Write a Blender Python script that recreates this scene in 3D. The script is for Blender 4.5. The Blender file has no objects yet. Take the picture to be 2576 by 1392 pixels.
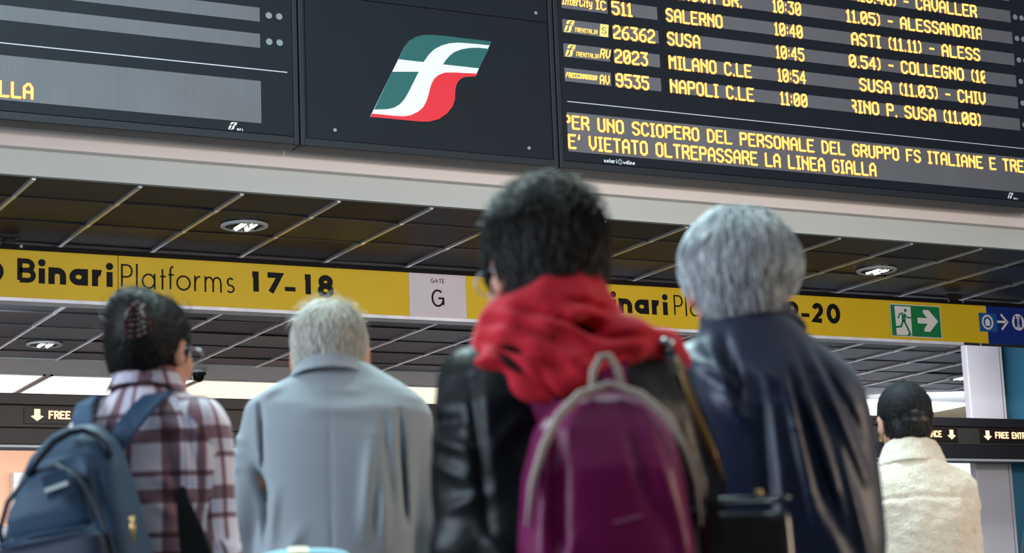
import bpy, bmesh, math, random
import numpy as np
from mathutils import Vector, Matrix, Euler
random.seed(7); rng = np.random.default_rng(7)
PI = math.pi
SC = bpy.context.scene
COL = SC.collection

# ------------------------------------------------------------------ camera
ZC = 0.90                                  # the photographer crouches: lens 0.9 m above the floor
YAW, PITCH, ROLL, FPX = 0.48405905, 0.18852943, -0.03983483, 5195.42
_fw = np.array([math.sin(YAW)*math.cos(PITCH), math.cos(YAW)*math.cos(PITCH), math.sin(PITCH)])
_rt = np.array([math.cos(YAW), -math.sin(YAW), 0.0])
_up = np.cross(_rt, _fw)
_r2 = math.cos(ROLL)*_rt + math.sin(ROLL)*_up
_u2 = -math.sin(ROLL)*_rt + math.cos(ROLL)*_up
cam = bpy.data.cameras.new('camera'); camo = bpy.data.objects.new('camera', cam); COL.objects.link(camo)
cam.sensor_fit = 'HORIZONTAL'; cam.sensor_width = 36.0; cam.lens = FPX/2576*36.0
cam.clip_start = 0.1; cam.clip_end = 200
M = Matrix(((_r2[0], _u2[0], -_fw[0], 0), (_r2[1], _u2[1], -_fw[1], 0), (_r2[2], _u2[2], -_fw[2], ZC), (0, 0, 0, 1)))
camo.matrix_world = M
cam.dof.use_dof = True; cam.dof.focus_distance = 13.5; cam.dof.aperture_fstop = 4.8; cam.dof.aperture_blades = 0
SC.camera = camo

# ------------------------------------------------------------------ light
SC.view_settings.view_transform = 'Standard'; SC.view_settings.look = 'None'
SC.view_settings.gamma = 1.0; SC.view_settings.use_curve_mapping = False
SC.view_settings.exposure = 0.0
W = bpy.data.worlds.new('sky'); SC.world = W; W.use_nodes = True
W.node_tree.nodes['Background'].inputs[0].default_value = (0.80, 0.92, 1.0, 1)   # even daylight into the open-topped hall; glazed roof assumed, not built
W.node_tree.nodes['Background'].inputs[1].default_value = 0.60

def area(name, loc, target, sx, sy, col, power):
    l = bpy.data.lights.new(name, 'AREA'); l.shape = 'RECTANGLE'; l.size = sx; l.size_y = sy
    l.color = col; l.energy = power
    o = bpy.data.objects.new(name, l); COL.objects.link(o); o.location = loc
    o.rotation_euler = (Vector(target)-Vector(loc)).to_track_quat('-Z', 'Y').to_euler()
    return o
area('assumed_left_light', (-6.6, 5.5, 3.4), (2.0, 4.5, 1.5), 6.0, 4.0, (0.70, 0.86, 1.0), 850)  # assumed cool light from the left; no window is built there
area('warm_side_light', (11.5, -1.5, 2.6), (2.5, 4.0, 1.3), 2.5, 2.0, (1.0, 0.78, 0.58), 420)  # warm light from the right, source not modelled
area('assumed_top_light', (2.6, 6.6, 7.2), (2.6, 4.0, 0), 3.0, 3.0, (0.68, 0.98, 1.0), 820)  # assumed teal light added above the people; no roof opening is built
area('gate_fill_light', (11.0, 13.35, 3.56), (12.6, 14.5, 1.5), 0.7, 0.25, (0.95, 0.97, 1.0), 34)  # unseen lamp added to brighten the pillar and blue wall
area('gate_fill_light', (14.6, 17.1, 3.55), (15.2, 18.6, 2.5), 2.0, 0.2, (0.95, 0.98, 1.0), 60)  # unseen lamp added to brighten the white panel beyond the gate
area('gate_fill_light', (3.2, 14.6, 3.5), (4.6, 20.0, 1.0), 1.4, 0.5, (0.95, 0.97, 1.0), 26)  # unseen lamp added to brighten the concourse at left
area('concourse_fill_light', (9.0, 19.0, 2.9), (9.0, 23.0, 1.0), 14.0, 1.0, (1.0, 0.96, 0.9), 170)  # unseen lamp added to brighten the salmon back wall
fl = area('board_fill_light', (3.5, -7.0, 4.4), (6.8, 11.5, 4.7), 2.0, 1.0, (1.0, 0.95, 0.93), 98); fl.data.spread = math.radians(44)  # unseen narrow lamp added to brighten boards, beam and sign

# ------------------------------------------------------------------ helpers
def tag(o, label=None, cat=None, group=None, kind=None):
    if label: o['label'] = label
    if cat: o['category'] = cat
    if group: o['group'] = group
    if kind: o['kind'] = kind
    return o
def empty(name, loc=(0, 0, 0), label=None, cat=None, group=None, kind=None, rz=0.0):
    o = bpy.data.objects.new(name, None); COL.objects.link(o); o.location = loc; o.rotation_euler.z = rz
    o.empty_display_size = 0.1
    return tag(o, label, cat, group, kind)
def ray(u, v):
    return _r2*((u-1288)/FPX) - _u2*((v-696)/FPX) + _fw
def at(u, v, Y):                            # the point of the plane y = Y that a pixel shows
    r = ray(u, v); p = r*(Y/r[1]); return (float(p[0]), float(p[1]), float(p[2])+ZC)
def atz(u, v, z):
    r = ray(u, v); p = r*((z-ZC)/r[2]); return (float(p[0]), float(p[1]), z)

def link(name, me, mat=None, parent=None, loc=None, smooth=False):
    o = bpy.data.objects.new(name, me); COL.objects.link(o)
    if mat is not None and not me.materials: me.materials.append(mat)
    if smooth: me.polygons.foreach_set('use_smooth', [True]*len(me.polygons))
    if parent is not None: o.parent = parent
    if loc is not None: o.location = loc
    return o
class MB:                                   # collects faces in world coordinates, links them as one mesh
    def __init__(s): s.v = []; s.f = []
    def add(s, vs, fs):
        n = len(s.v); s.v += [tuple(map(float, p)) for p in vs]; s.f += [tuple(i+n for i in f) for f in fs]; return s
    def box(s, x0, x1, y0, y1, z0, z1, bev=0.0):
        if bev <= 0:
            vs = [(x, y, z) for x in (x0, x1) for y in (y0, y1) for z in (z0, z1)]
            return s.add(vs, [(0, 1, 3, 2), (4, 6, 7, 5), (0, 4, 5, 1), (2, 3, 7, 6), (0, 2, 6, 4), (1, 5, 7, 3)])
        bm = bmesh.new(); bmesh.ops.create_cube(bm, size=1)
        bmesh.ops.scale(bm, vec=(x1-x0, y1-y0, z1-z0), verts=bm.verts)
        bmesh.ops.bevel(bm, geom=bm.edges[:], offset=bev, segments=2, profile=0.5, affect='EDGES')
        bmesh.ops.translate(bm, vec=((x0+x1)/2, (y0+y1)/2, (z0+z1)/2), verts=bm.verts)
        bm.verts.index_update()
        s.add([v.co[:] for v in bm.verts], [[v.index for v in f.verts] for f in bm.faces]); bm.free(); return s
    def tube(s, pts, r, n=8, cap=True):     # r: number or list
        pts = [Vector(p) for p in pts]; m = len(pts); rr = r if isinstance(r, (list, tuple)) else [r]*m
        base = len(s.v); prev = None
        for i, p in enumerate(pts):
            t = (pts[min(i+1, m-1)]-pts[max(i-1, 0)]).normalized()
            if prev is None:
                a = t.orthogonal().normalized()
            else:
                a = (prev - t*prev.dot(t)).normalized()
            prev = a; b = t.cross(a)
            for k in range(n):
                an = 2*PI*k/n; s.v.append(tuple(p + (a*math.cos(an)+b*math.sin(an))*rr[i]))
        for i in range(m-1):
            for k in range(n):
                q = base+i*n; s.f.append((q+k, q+(k+1) % n, q+n+(k+1) % n, q+n+k))
        if cap:
            s.f.append(tuple(base+k for k in reversed(range(n)))); s.f.append(tuple(base+(m-1)*n+k for k in range(n)))
        return s
    def strip(s, pts, nrm, w, t):           # flat strap: ribbon of width w and thickness t along pts, nrm = face normal per point
        pts = [Vector(p) for p in pts]; m = len(pts); base = len(s.v)
        for i, p in enumerate(pts):
            d = (pts[min(i+1, m-1)]-pts[max(i-1, 0)]).normalized()
            nn = Vector(nrm[i] if isinstance(nrm, list) else nrm); nn = (nn-d*nn.dot(d)).normalized(); sd = d.cross(nn)
            ww = w[i] if isinstance(w, (list, tuple)) else w
            for a, b in ((-1, -1), (1, -1), (1, 1), (-1, 1)):
                s.v.append(tuple(p+sd*(a*ww/2)+nn*(b*t/2)))
        for i in range(m-1):
            q = base+i*4
            for k in range(4): s.f.append((q+k, q+(k+1) % 4, q+4+(k+1) % 4, q+4+k))
        s.f.append((base+3, base+2, base+1, base)); s.f.append(tuple(base+(m-1)*4+k for k in range(4)))
        return s
    def disc(s, c, r, t=0.004, n=20, axis='y'):
        if axis == 'y': return s.tube([(c[0], c[1]-t/2, c[2]), (c[0], c[1]+t/2, c[2])], r, n)
        return s.tube([(c[0], c[1], c[2]-t/2), (c[0], c[1], c[2]+t/2)], r, n)
    def poly(s, pts, y, t):                 # flat piece with an outline in (x, z), front face at y, thickness t
        n = len(pts); b = len(s.v)
        s.v += [(p[0], y, p[1]) for p in pts] + [(p[0], y+t, p[1]) for p in pts]
        s.f.append(tuple(b+i for i in range(n))); s.f.append(tuple(b+n+i for i in reversed(range(n))))
        for i in range(n): s.f.append((b+i, b+n+i, b+n+(i+1) % n, b+(i+1) % n))
        return s
    def build(s, name, mat, parent=None, smooth=False, fix=True):
        me = bpy.data.meshes.new(name); off = parent_loc(parent)
        me.from_pydata([(v[0]-off[0], v[1]-off[1], v[2]-off[2]) for v in s.v], [], s.f)
        if fix:
            bm = bmesh.new(); bm.from_mesh(me); bmesh.ops.recalc_face_normals(bm, faces=bm.faces); bm.to_mesh(me); bm.free()
        o = link(name, me, mat, parent)
        if smooth:
            me.polygons.foreach_set('use_smooth', [True]*len(me.polygons)); me.update()
        return o
def parent_loc(p):
    L = Vector((0, 0, 0))
    while p is not None: L += p.location; p = p.parent
    return L

# ------------------------------------------------------------------ materials
def lin(c):
    f = lambda x: x/12.92 if x <= 0.04045 else ((x+0.055)/1.055)**2.4
    return tuple(f(x/255.0) for x in c)+(1,)
def mat(name, rgb, rough=0.5, metal=0.0, bump=0.0, bscale=60.0, var=0.0, vscale=4.0, sheen=0.0, spec=0.5, coat=0.0,
        aniso=None, emit=None, estr=0.0, stretch=(1, 1, 1), objvar=0.0):
    m = bpy.data.materials.new(name); m.use_nodes = True; nt = m.node_tree; N = nt.nodes; L = nt.links
    b = N['Principled BSDF']; col = lin(rgb) if max(rgb) > 1 else tuple(rgb)+(1,)
    b.inputs['Base Color'].default_value = col; b.inputs['Roughness'].default_value = rough
    b.inputs['Metallic'].default_value = metal; b.inputs['Specular IOR Level'].default_value = spec
    b.inputs['Sheen Weight'].default_value = sheen; b.inputs['Sheen Roughness'].default_value = 0.4
    b.inputs['Coat Weight'].default_value = coat
    tc = N.new('ShaderNodeTexCoord'); mp = N.new('ShaderNodeMapping'); mp.inputs['Scale'].default_value = stretch
    L.new(tc.outputs['Object'], mp.inputs[0])
    if emit is not None:
        b.inputs['Emission Color'].default_value = lin(emit) if max(emit) > 1 else tuple(emit)+(1,); b.inputs['Emission Strength'].default_value = estr
    last = None
    if var > 0:
        n = N.new('ShaderNodeTexNoise'); n.inputs['Scale'].default_value = vscale; n.inputs['Detail'].default_value = 4
        L.new(mp.outputs[0], n.inputs['Vector'])
        mr = N.new('ShaderNodeMapRange'); mr.inputs['To Min'].default_value = 1-var; mr.inputs['To Max'].default_value = 1+var
        mr.inputs['From Min'].default_value = 0.25; mr.inputs['From Max'].default_value = 0.75
        L.new(n.outputs[0], mr.inputs[0])
        mx = N.new('ShaderNodeVectorMath'); mx.operation = 'SCALE'; mx.inputs[0].default_value = col[:3]
        L.new(mr.outputs[0], mx.inputs['Scale']); last = mx.outputs[0]
    if objvar > 0:
        oi = N.new('ShaderNodeObjectInfo'); mr = N.new('ShaderNodeMapRange')
        mr.inputs['To Min'].default_value = 1-objvar; mr.inputs['To Max'].default_value = 1+objvar
        L.new(oi.outputs['Random'], mr.inputs[0])
        mx = N.new('ShaderNodeVectorMath'); mx.operation = 'SCALE'
        if last is None: mx.inputs[0].default_value = col[:3]
        else: L.new(last, mx.inputs[0])
        L.new(mr.outputs[0], mx.inputs['Scale']); last = mx.outputs[0]
    if last is not None: L.new(last, b.inputs['Base Color'])
    if bump > 0:
        n = N.new('ShaderNodeTexNoise'); n.inputs['Scale'].default_value = bscale; n.inputs['Detail'].default_value = 5
        L.new(mp.outputs[0], n.inputs['Vector'])
        bp = N.new('ShaderNodeBump'); bp.inputs['Strength'].default_value = bump; bp.inputs['Distance'].default_value = 0.004
        L.new(n.outputs[0], bp.inputs['Height']); L.new(bp.outputs[0], b.inputs['Normal'])
    return m
MT = {}
MT['board'] = mat('board_black', (12, 20, 30), 0.5, var=0.08, bump=0.03, bscale=300, spec=0.2)
MT['board_frame'] = mat('board_frame', (24, 29, 36), 0.45, spec=0.3)
MT['gap'] = mat('gap_black', (4, 4, 5), 0.9)
MT['screen'] = mat('display_glass', (86, 87, 94), 0.5, var=0.10, vscale=3, bump=0.0)
def stripes(m, per, amt):                   # the fine vertical slits of an unlit matrix
    nt = m.node_tree; N = nt.nodes; L = nt.links; b = N['Principled BSDF']
    w = N.new('ShaderNodeTexWave'); w.bands_direction = 'X'; w.inputs['Scale'].default_value = 1.0/per/ (2*PI/ (2*PI))*0.314
    tc = N.new('ShaderNodeTexCoord'); L.new(tc.outputs['Object'], w.inputs['Vector'])
    mr = N.new('ShaderNodeMapRange'); mr.inputs['To Min'].default_value = 1-amt; mr.inputs['To Max'].default_value = 1+amt
    L.new(w.outputs['Fac'], mr.inputs[0])
    mx = N.new('ShaderNodeVectorMath'); mx.operation = 'SCALE'
    src = b.inputs['Base Color'].links[0].from_socket; L.new(src, mx.inputs[0]); L.new(mr.outputs[0], mx.inputs['Scale']); L.new(mx.outputs[0], b.inputs['Base Color'])
stripes(MT['screen'], 0.0115, 0.22)
MT['led'] = mat('led_amber', (40, 20, 5), 0.5, emit=(1.0, 0.55, 0.10), estr=2.6)
MT['led_glow'] = mat('led_amber_glow', (60, 20, 5), 0.5, emit=(0.95, 0.16, 0.02), estr=0.62)  # dim orange glow painted around the lit dots, no LED part
MT['led_w'] = mat('led_warm_white', (60, 40, 20), 0.5, emit=(1.0, 0.72, 0.38), estr=1.9)
MT['line'] = mat('pale_line', (178, 180, 190), 0.5)
MT['white_print'] = mat('white_print', (225, 228, 235), 0.5)
MT['logo_white'] = mat('logo_white', (214, 222, 232), 0.45)
MT['logo_green'] = mat('logo_green', (8, 84, 84), 0.45)
MT['logo_red'] = mat('logo_red', (205, 28, 44), 0.45)
MT['screw'] = mat('screw_steel', (150, 155, 160), 0.35, metal=0.7)
MT['lens'] = mat('signal_lens', (120, 128, 134), 0.35)
MT['beam_hi'] = mat('beam_paint', (226, 216, 213), 0.6, var=0.03, vscale=1.5, bump=0.02)
MT['beam_lo'] = mat('beam_paint_grey', (190, 194, 193), 0.65, var=0.04, vscale=1.2, bump=0.03)
MT['tile'] = mat('ceiling_tile', (64, 62, 66), 0.38, var=0.22, vscale=2.2, bump=0.06, bscale=25, objvar=0.35, spec=0.6)
MT['plenum'] = mat('plenum_dark', (20, 20, 22), 0.9)
MT['rail'] = mat('rail_light', (235, 238, 246), 0.30, metal=0.75, var=0.15, vscale=3)
MT['rail_dark'] = mat('rail_dark', (60, 60, 66), 0.4, metal=0.3)
MT['yellow'] = mat('sign_yellow', (212, 176, 8), 0.55, var=0.05, vscale=2.5, bump=0.02, bscale=200)
MT['sign_black'] = mat('sign_black', (8, 9, 12), 0.6, spec=.2)
MT['sign_grey'] = mat('sign_grey', (206, 196, 204), 0.45, var=0.04)
MT['sign_blue'] = mat('sign_blue', (10, 40, 120), 0.4, var=0.06)
MT['sign_blue2'] = mat('sticker_blue', (20, 84, 150), 0.4)
MT['green'] = mat('exit_green', (4, 116, 66), 0.45)
MT['exit_white'] = mat('exit_white', (218, 214, 216), 0.5)
MT['bar_white'] = mat('bar_white', (235, 236, 248), 0.3, metal=0.1, var=0.15, vscale=9)
MT['black_metal'] = mat('black_metal', (24, 24, 26), 0.5)
MT['soffit'] = mat('soffit_white', (222, 226, 232), 0.6)
MT['lightbox'] = mat('luminous_panel', (250, 250, 250), 0.6, emit=(1.0, 0.99, 0.97), estr=3.2)
MT['cream_glow'] = mat('cream_ceiling_glow', (250, 240, 220), 0.6, emit=(1.0, 0.90, 0.70), estr=1.05)  # cream ceiling given its own glow so it reads bright
MT['cream'] = mat('cream_paint', (250, 236, 205), 0.6, emit=None)
MT['salmon'] = mat('salmon_paint', (232, 184, 158), 0.7, var=0.05, vscale=0.8)
MT['gate'] = mat('gate_black', (46, 44, 42), 0.45, var=0.05)
MT['gate2'] = mat('gate_black_deep', (28, 28, 32), 0.4)
MT['post'] = mat('post_paint', (222, 220, 230), 0.55, var=0.04, bump=0.03)
MT['blue_wall'] = mat('blue_wall', (70, 140, 178), 0.5, var=0.06, vscale=0.7)
MT['wallpaint'] = mat('hall_wall', (92, 94, 98), 0.8, var=0.05)
MT['floor'] = mat('floor_stone', (96, 92, 88), 0.35, var=0.15, vscale=1.2, bump=0.02)
MT['glasslamp'] = mat('lamp_reflector', (200, 212, 212), 0.25, metal=0.6)
MT['lamp'] = mat('lamp_tube', (255, 250, 235), 0.5, emit=(1.0, 0.95, 0.8), estr=3.0)
MT['day'] = mat('daylight_pane', (230, 240, 255), 0.4, emit=(0.85, 0.92, 1.0), estr=2.2)
MT['white_panel'] = mat('white_panel', (222, 226, 232), 0.6)
# ------------------------------------------------------------------ lettering made of strokes
def arc(cx, cy, rx, ry, a0, a1, n=14):
    return [(cx+rx*math.cos(math.radians(a0+(a1-a0)*i/n)), cy+ry*math.sin(math.radians(a0+(a1-a0)*i/n))) for i in range(n+1)]
def ribbon(mb, pts, t, y, th=0.003, closed=False):
    P = [Vector((p[0], p[1])) for p in pts]; n = len(P); L = []; R = []
    for i in range(n):
        if closed: a, c = P[(i-1) % n], P[(i+1) % n]
        else: a, c = P[max(i-1, 0)], P[min(i+1, n-1)]
        d1 = (P[i]-a); d2 = (c-P[i])
        if d1.length < 1e-9: d1 = d2
        if d2.length < 1e-9: d2 = d1
        d1 = d1.normalized(); d2 = d2.normalized(); n1 = Vector((-d1.y, d1.x)); n2 = Vector((-d2.y, d2.x))
        m = (n1+n2); m = m.normalized() if m.length > 1e-6 else n1
        k = min(1.0/max(m.dot(n1), 0.35), 1.8)
        L.append(P[i]+m*(t/2*k)); R.append(P[i]-m*(t/2*k))
    b = len(mb.v)
    for i in range(n): mb.v += [(L[i].x, y, L[i].y), (R[i].x, y, R[i].y), (L[i].x, y+th, L[i].y), (R[i].x, y+th, R[i].y)]
    for i in range(n if closed else n-1):
        q = b+4*i; r = b+4*((i+1) % n)
        mb.f += [(q, q+1, r+1, r), (q+2, r+2, r+3, q+3), (q, r, r+2, q+2), (q+1, q+3, r+3, r+1)]
    if not closed:
        q = b+4*(n-1); mb.f += [(b, b+2, b+3, b+1), (q, q+1, q+3, q+2)]
GL = {   # paths in the unit box of each glyph; 'o' suffix marks closed loops
 'B': [[(0, 0), (0, 1), (.5, 1)]+arc(.5, .76, .42, .24, 90, -90)[1:]+[(0, .52)], [(.5, .52), (.58, .52)]+arc(.58, .26, .42, .26, 90, -90)[1:]+[(0, 0)]],
 'i': [[(.5, 0), (.5, .66)]], 'l': [[(.5, 0), (.5, 1)]], 'I': [[(.5, 0), (.5, 1)]],
 'n': [[(0, 0), (0, 1)], [(0, .45)]+arc(.5, .5, .5, .5, 180, 0)+[(1, 0)]],
 'a': [arc(.5, .5, .5, .5, 0, 360, 26), [(1, 0), (1, 1)]], 'r': [[(0, 0), (0, 1)], [(0, .4)]+arc(.75, .4, .75, .6, 180, 75)],
 'P': [[(0, 0), (0, 1), (.5, 1)]+arc(.5, .73, .5, .27, 90, -90)[1:]+[(0, .46)]],
 't': [[(.4, 0), (.4, 1)], [(0, .66), (1, .66)]], 'f': [[(.35, 0), (.35, .72)]+arc(.8, .8, .45, .2, 180, 80), [(0, .64), (.95, .64)]],
 'o': [arc(.5, .5, .5, .5, 0, 360, 26)], 'e': [[(0, .5), (1, .5)]+arc(.5, .5, .5, .5, 0, 315, 22)],
 'm': [[(0, 0), (0, 1)], [(0, .5)]+arc(.25, .6, .25, .4, 180, 0)+[(.5, 0)], [(.5, .5)]+arc(.75, .6, .25, .4, 180, 0)+[(1, 0)]],
 's': [arc(.5, .74, .42, .26, 35, 270, 14)+arc(.5, .24, .5, .24, 90, -145, 14)],
 'u': [[(0, 1), (0, .5)]+arc(.5, .5, .5, .5, 180, 360)+[(1, 1)]], 'd': [arc(.5, .33, .5, .33, 0, 360, 24), [(1, 0), (1, 1)]],
 'G': [arc(.5, .5, .5, .5, 48, 360, 26)+[(.55, .5)], [(1, .5), (1, .08)]], 'A': [[(0, 0), (.5, 1), (1, 0)], [(.18, .34), (.82, .34)]],
 'T': [[(0, 1), (1, 1)], [(.5, 0), (.5, 1)]], 'E': [[(1, 1), (0, 1), (0, 0), (1, 0)], [(0, .5), (.85, .5)]],
 'R': [[(0, 0), (0, 1), (.5, 1)]+arc(.5, .74, .45, .26, 90, -90)[1:]+[(0, .48)], [(.45, .48), (1, 0)]],
 'F': [[(1, 1), (0, 1), (0, 0)], [(0, .52), (.8, .52)]],
 '1': [[(0, 1), (1, 1), (1, 0)]], '7': [[(0, 1), (1, 1), (.25, 0)]], '-': [[(0, .5), (1, .5)]],
 '8': [arc(.5, .76, .43, .24, 0, 360, 22), arc(.5, .26, .5, .26, 0, 360, 24)],
 '9': [arc(.5, .68, .5, .32, 0, 360, 24), [(.97, .58), (.42, 0)]], '2': [arc(.5, .7, .46, .3, 165, -35, 16)+[(0, 0), (1, 0)]],
 '0': [arc(.5, .5, .5, .5, 0, 360, 28)],
 'D': [[(0, 0), (0, 1), (.45, 1)]+arc(.45, .5, .55, .5, 90, -90)[1:]+[(0, 0)]],
}
def glyph(mb, ch, x0, x1, z0, z1, t, y, th=0.003):
    t = t*(.80 if ch == 'B' and t > .02 else 1); k = t/2
    w = max(x1-x0-t, 0.0); h = z1-z0-t
    for ip, path in enumerate(GL[ch]):
        y += .0004*min(ip, 1)
        pts = [(x0+k+p[0]*w, z0+k+p[1]*h) for p in path]
        if ch in 'nrmulitTEFPBRfAIDd17' : pts = pts
        if ch in 'iIl': pts[0] = (pts[0][0], z0); pts[-1] = (pts[-1][0], (z0+k+path[-1][1]*h+(0 if ch == 'i' else k)))
        elif len(path) == 2 or ch in 'nrm':
            # run plain stems out to the full height
            if abs(path[0][1]) < 1e-6 and path[0][0] == path[1][0]: pts[0] = (pts[0][0], z0)
            if abs(path[-1][1]) < 1e-6 and path[-1][0] == path[-2][0]: pts[-1] = (pts[-1][0], z0)
            if abs(path[-1][1]-1) < 1e-6 and path[-1][0] == path[-2][0]: pts[-1] = (pts[-1][0], z1)
        loop = len(path) > 10 and abs(path[0][0]-path[-1][0]) < 1e-6 and abs(path[0][1]-path[-1][1]) < 1e-6
        if loop: ribbon(mb, pts[:-1], t, y, th, True)
        else: ribbon(mb, pts, t, y, th)
    if ch == 'i':
        cx = (x0+x1)/2; r = t*0.6
        mb.poly([(cx+r*math.cos(a*PI/9), z1-r+r*math.sin(a*PI/9)) for a in range(18)], y, th)
# ---- dot matrix lettering: strokes on a 4 x 8 grid, shown by lit dots
LF = {
 'A': (4, [[(0,0),(0,6.2),(1.5,8),(2.5,8),(4,6.2),(4,0)],[(0,3.4),(4,3.4)]]), 'B': (4, [[(0,0),(0,8),(3,8),(4,7),(4,5),(3,4.2),(0,4.2)],[(3,4.2),(4,3.2),(4,1),(3,0),(0,0)]]),
 'C': (4, [[(4,6.6),(3,8),(1,8),(0,6.8),(0,1.2),(1,0),(3,0),(4,1.4)]]), 'D': (4, [[(0,0),(0,8),(2.4,8),(4,6),(4,2),(2.4,0),(0,0)]]),
 'E': (4, [[(4,8),(0,8),(0,0),(4,0)],[(0,4.2),(3.2,4.2)]]), 'F': (4, [[(4,8),(0,8),(0,0)],[(0,4.2),(3.2,4.2)]]),
 'G': (4, [[(4,6.8),(3,8),(1,8),(0,6.8),(0,1.2),(1,0),(3,0),(4,1.2),(4,3.8),(2.2,3.8)]]), 'H': (4, [[(0,0),(0,8)],[(4,0),(4,8)],[(0,4),(4,4)]]),
 'I': (2, [[(0,8),(2,8)],[(1,8),(1,0)],[(0,0),(2,0)]]), 'L': (4, [[(0,8),(0,0),(4,0)]]), 'M': (4, [[(0,0),(0,8),(2,5.2),(4,8),(4,0)]]),
 'N': (4, [[(0,0),(0,8)],[(0,6.6),(4,2.4)],[(4,0),(4,8)]]), 'O': (4, [[(1,0),(0,1.3),(0,6.7),(1,8),(3,8),(4,6.7),(4,1.3),(3,0),(1,0)]]),
 'P': (4, [[(0,0),(0,8),(3,8),(4,7),(4,4.8),(3,3.8),(0,3.8)]]), 'R': (4, [[(0,0),(0,8),(3,8),(4,7),(4,5),(3,4),(0,4)],[(2,4),(4,1.4),(4,0)]]),
 'S': (4, [[(4,6.8),(3,8),(1,8),(0,6.8),(0,5.2),(1,4.4),(3,3.6),(4,2.6),(4,1.2),(3,0),(1,0),(0,1.2)]]), 'T': (4, [[(0,8),(4,8)],[(2,8),(2,0)]]),
 'U': (4, [[(0,8),(0,1.2),(1,0),(3,0),(4,1.2),(4,8)]]), 'V': (4, [[(0,8),(0,2.6),(2,0),(4,2.6),(4,8)]]),
 '0': (4, [[(1,0),(0,1.3),(0,6.7),(1,8),(3,8),(4,6.7),(4,1.3),(3,0),(1,0)],[(0.6,2.4),(3.4,5.6)]]),
 '1': (2, [[(0,6.4),(1.1,8),(1.1,0)],[(0,0),(2.2,0)]]), '2': (4, [[(0,6.6),(1,8),(3,8),(4,6.8),(4,5.2),(0,1.6),(0,0),(4,0)]]),
 '3': (4, [[(0,8),(4,8),(2,5),(3.2,4.4),(4,3.2),(4,1.2),(3,0),(1,0),(0,1.2)]]), '4': (4, [[(3,0),(3,8),(0,3),(0,2.2),(4,2.2)]]),
 '5': (4, [[(4,8),(0,8),(0,4.8),(3,4.8),(4,3.8),(4,1.2),(3,0),(1,0),(0,1.2)]]), '6': (4, [[(3.6,8),(2,7.6),(0,5),(0,1.2),(1,0),(3,0),(4,1.2),(4,3.2),(3,4.2),(0,4.2)]]),
 '8': (4, [[(1,4.2),(0,5.2),(0,7),(1,8),(3,8),(4,7),(4,5.2),(3,4.2),(1,4.2),(0,3.2),(0,1),(1,0),(3,0),(4,1),(4,3.2),(3,4.2)]]),
 '9': (4, [[(0,1.4),(1,0),(3,0),(4,1.4),(4,6.8),(3,8),(1,8),(0,6.8),(0,4.8),(1,3.8),(4,3.8)]]),
 '.': (.3, [[(.15,0),(.15,.3)]]), ':': (.5, [[(.2,1.8),(.2,2.4)],[(.2,5.6),(.2,6.2)]]), "'": (.8, [[(.7,8),(.7,7),(.2,6)]]), '-': (2.6, [[(0,4),(2.6,4)]]),
 '(': (1.4, [[(1.4,8),(.2,6.4),(.2,1.6),(1.4,0)]]), ')': (1.4, [[(0,8),(1.2,6.4),(1.2,1.6),(0,0)]]), ' ': (2.6, []),
 'n': (3, [[(0,0),(0,5)],[(0,4),(1,5),(2,5),(3,4),(3,0)]]), 't': (2, [[(1,7),(1,0),(2,0)],[(0,5),(2,5)]]), 'e': (3, [[(3,0),(1,0),(0,1),(0,4),(1,5),(2,5),(3,4),(3,2.5),(0,2.5)]]),
 'r': (2, [[(0,0),(0,5)],[(0,4),(1,5),(2,5)]]), 'i': (.3, [[(.15,0),(.15,5)],[(.15,7),(.15,7.4)]]), 'y': (3, [[(0,5),(0,2),(1,1),(3,1)],[(3,5),(3,-1),(1,-2)]]),
}
def led_text(txt, x0, x1, ztop, zbot, y, parent, name='led_text', clip=None, st=0.71, rim=True, mb=None, mr=None, italic=0.0, thick=1.0, mcore='led', mglow='led_glow'):  # rim: glow painted around the lit dots
    own = mb is None
    if own: mb, mr = MB(), MB()
    gap = 2.15
    tot = sum(LF[c][0] for c in txt) + gap*(len(txt)-1) + 1.3
    H = ztop-zbot; uz = H/9.3; ux = (x1-x0)/tot; pitch = 0.5
    cur = 0.65
    for c in txt:
        w, paths = LF[c]
        segs = []
        for p in paths: segs += [(Vector(a), Vector(b)) for a, b in zip(p[:-1], p[1:])]
        if segs:
            ny = int((11.5)/pitch)+1; nx = int((w+1.6)/pitch)+1
            lit = {}
            for i in range(nx):
                for j in range(-5, ny):
                    q = Vector((-0.8+i*pitch+pitch/2, -0.8+j*pitch+pitch/2))
                    d = min(((q-(a+(b-a)*max(0, min(1, (q-a).dot(b-a)/max((b-a).length_squared, 1e-9))))).length) for a, b in segs)
                    if d < st*thick: lit[(i, j)] = q
            for (i, j), q in lit.items():
                X = x0+(cur+q.x)*ux + italic*q.y*uz; Z = zbot+(q.y+0.65)*uz
                if clip and (X < clip[0] or X > clip[1]): continue
                hx = pitch*ux*0.49; hz = pitch*uz*(0.38 if j % 6 == 2 else 0.49)
                mb.add([(X-hx, y, Z-hz), (X+hx, y, Z-hz), (X+hx, y, Z+hz), (X-hx, y, Z+hz)], [(0, 1, 2, 3)])
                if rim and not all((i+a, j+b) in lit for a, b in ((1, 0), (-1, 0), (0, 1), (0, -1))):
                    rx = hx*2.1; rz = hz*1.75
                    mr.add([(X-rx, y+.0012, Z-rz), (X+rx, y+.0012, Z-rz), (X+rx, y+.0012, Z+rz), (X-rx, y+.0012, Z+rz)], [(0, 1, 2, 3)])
        cur += w+gap
    if own and mb.v:
        o = mb.build(name, MT[mcore], parent, fix=False)
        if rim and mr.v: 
            r = mr.build('led_halo', MT[mglow], parent, fix=False); r['kind'] = 'stuff'  # letter halo, built as wider dim quads behind the edge dots
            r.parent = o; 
        return o

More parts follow.
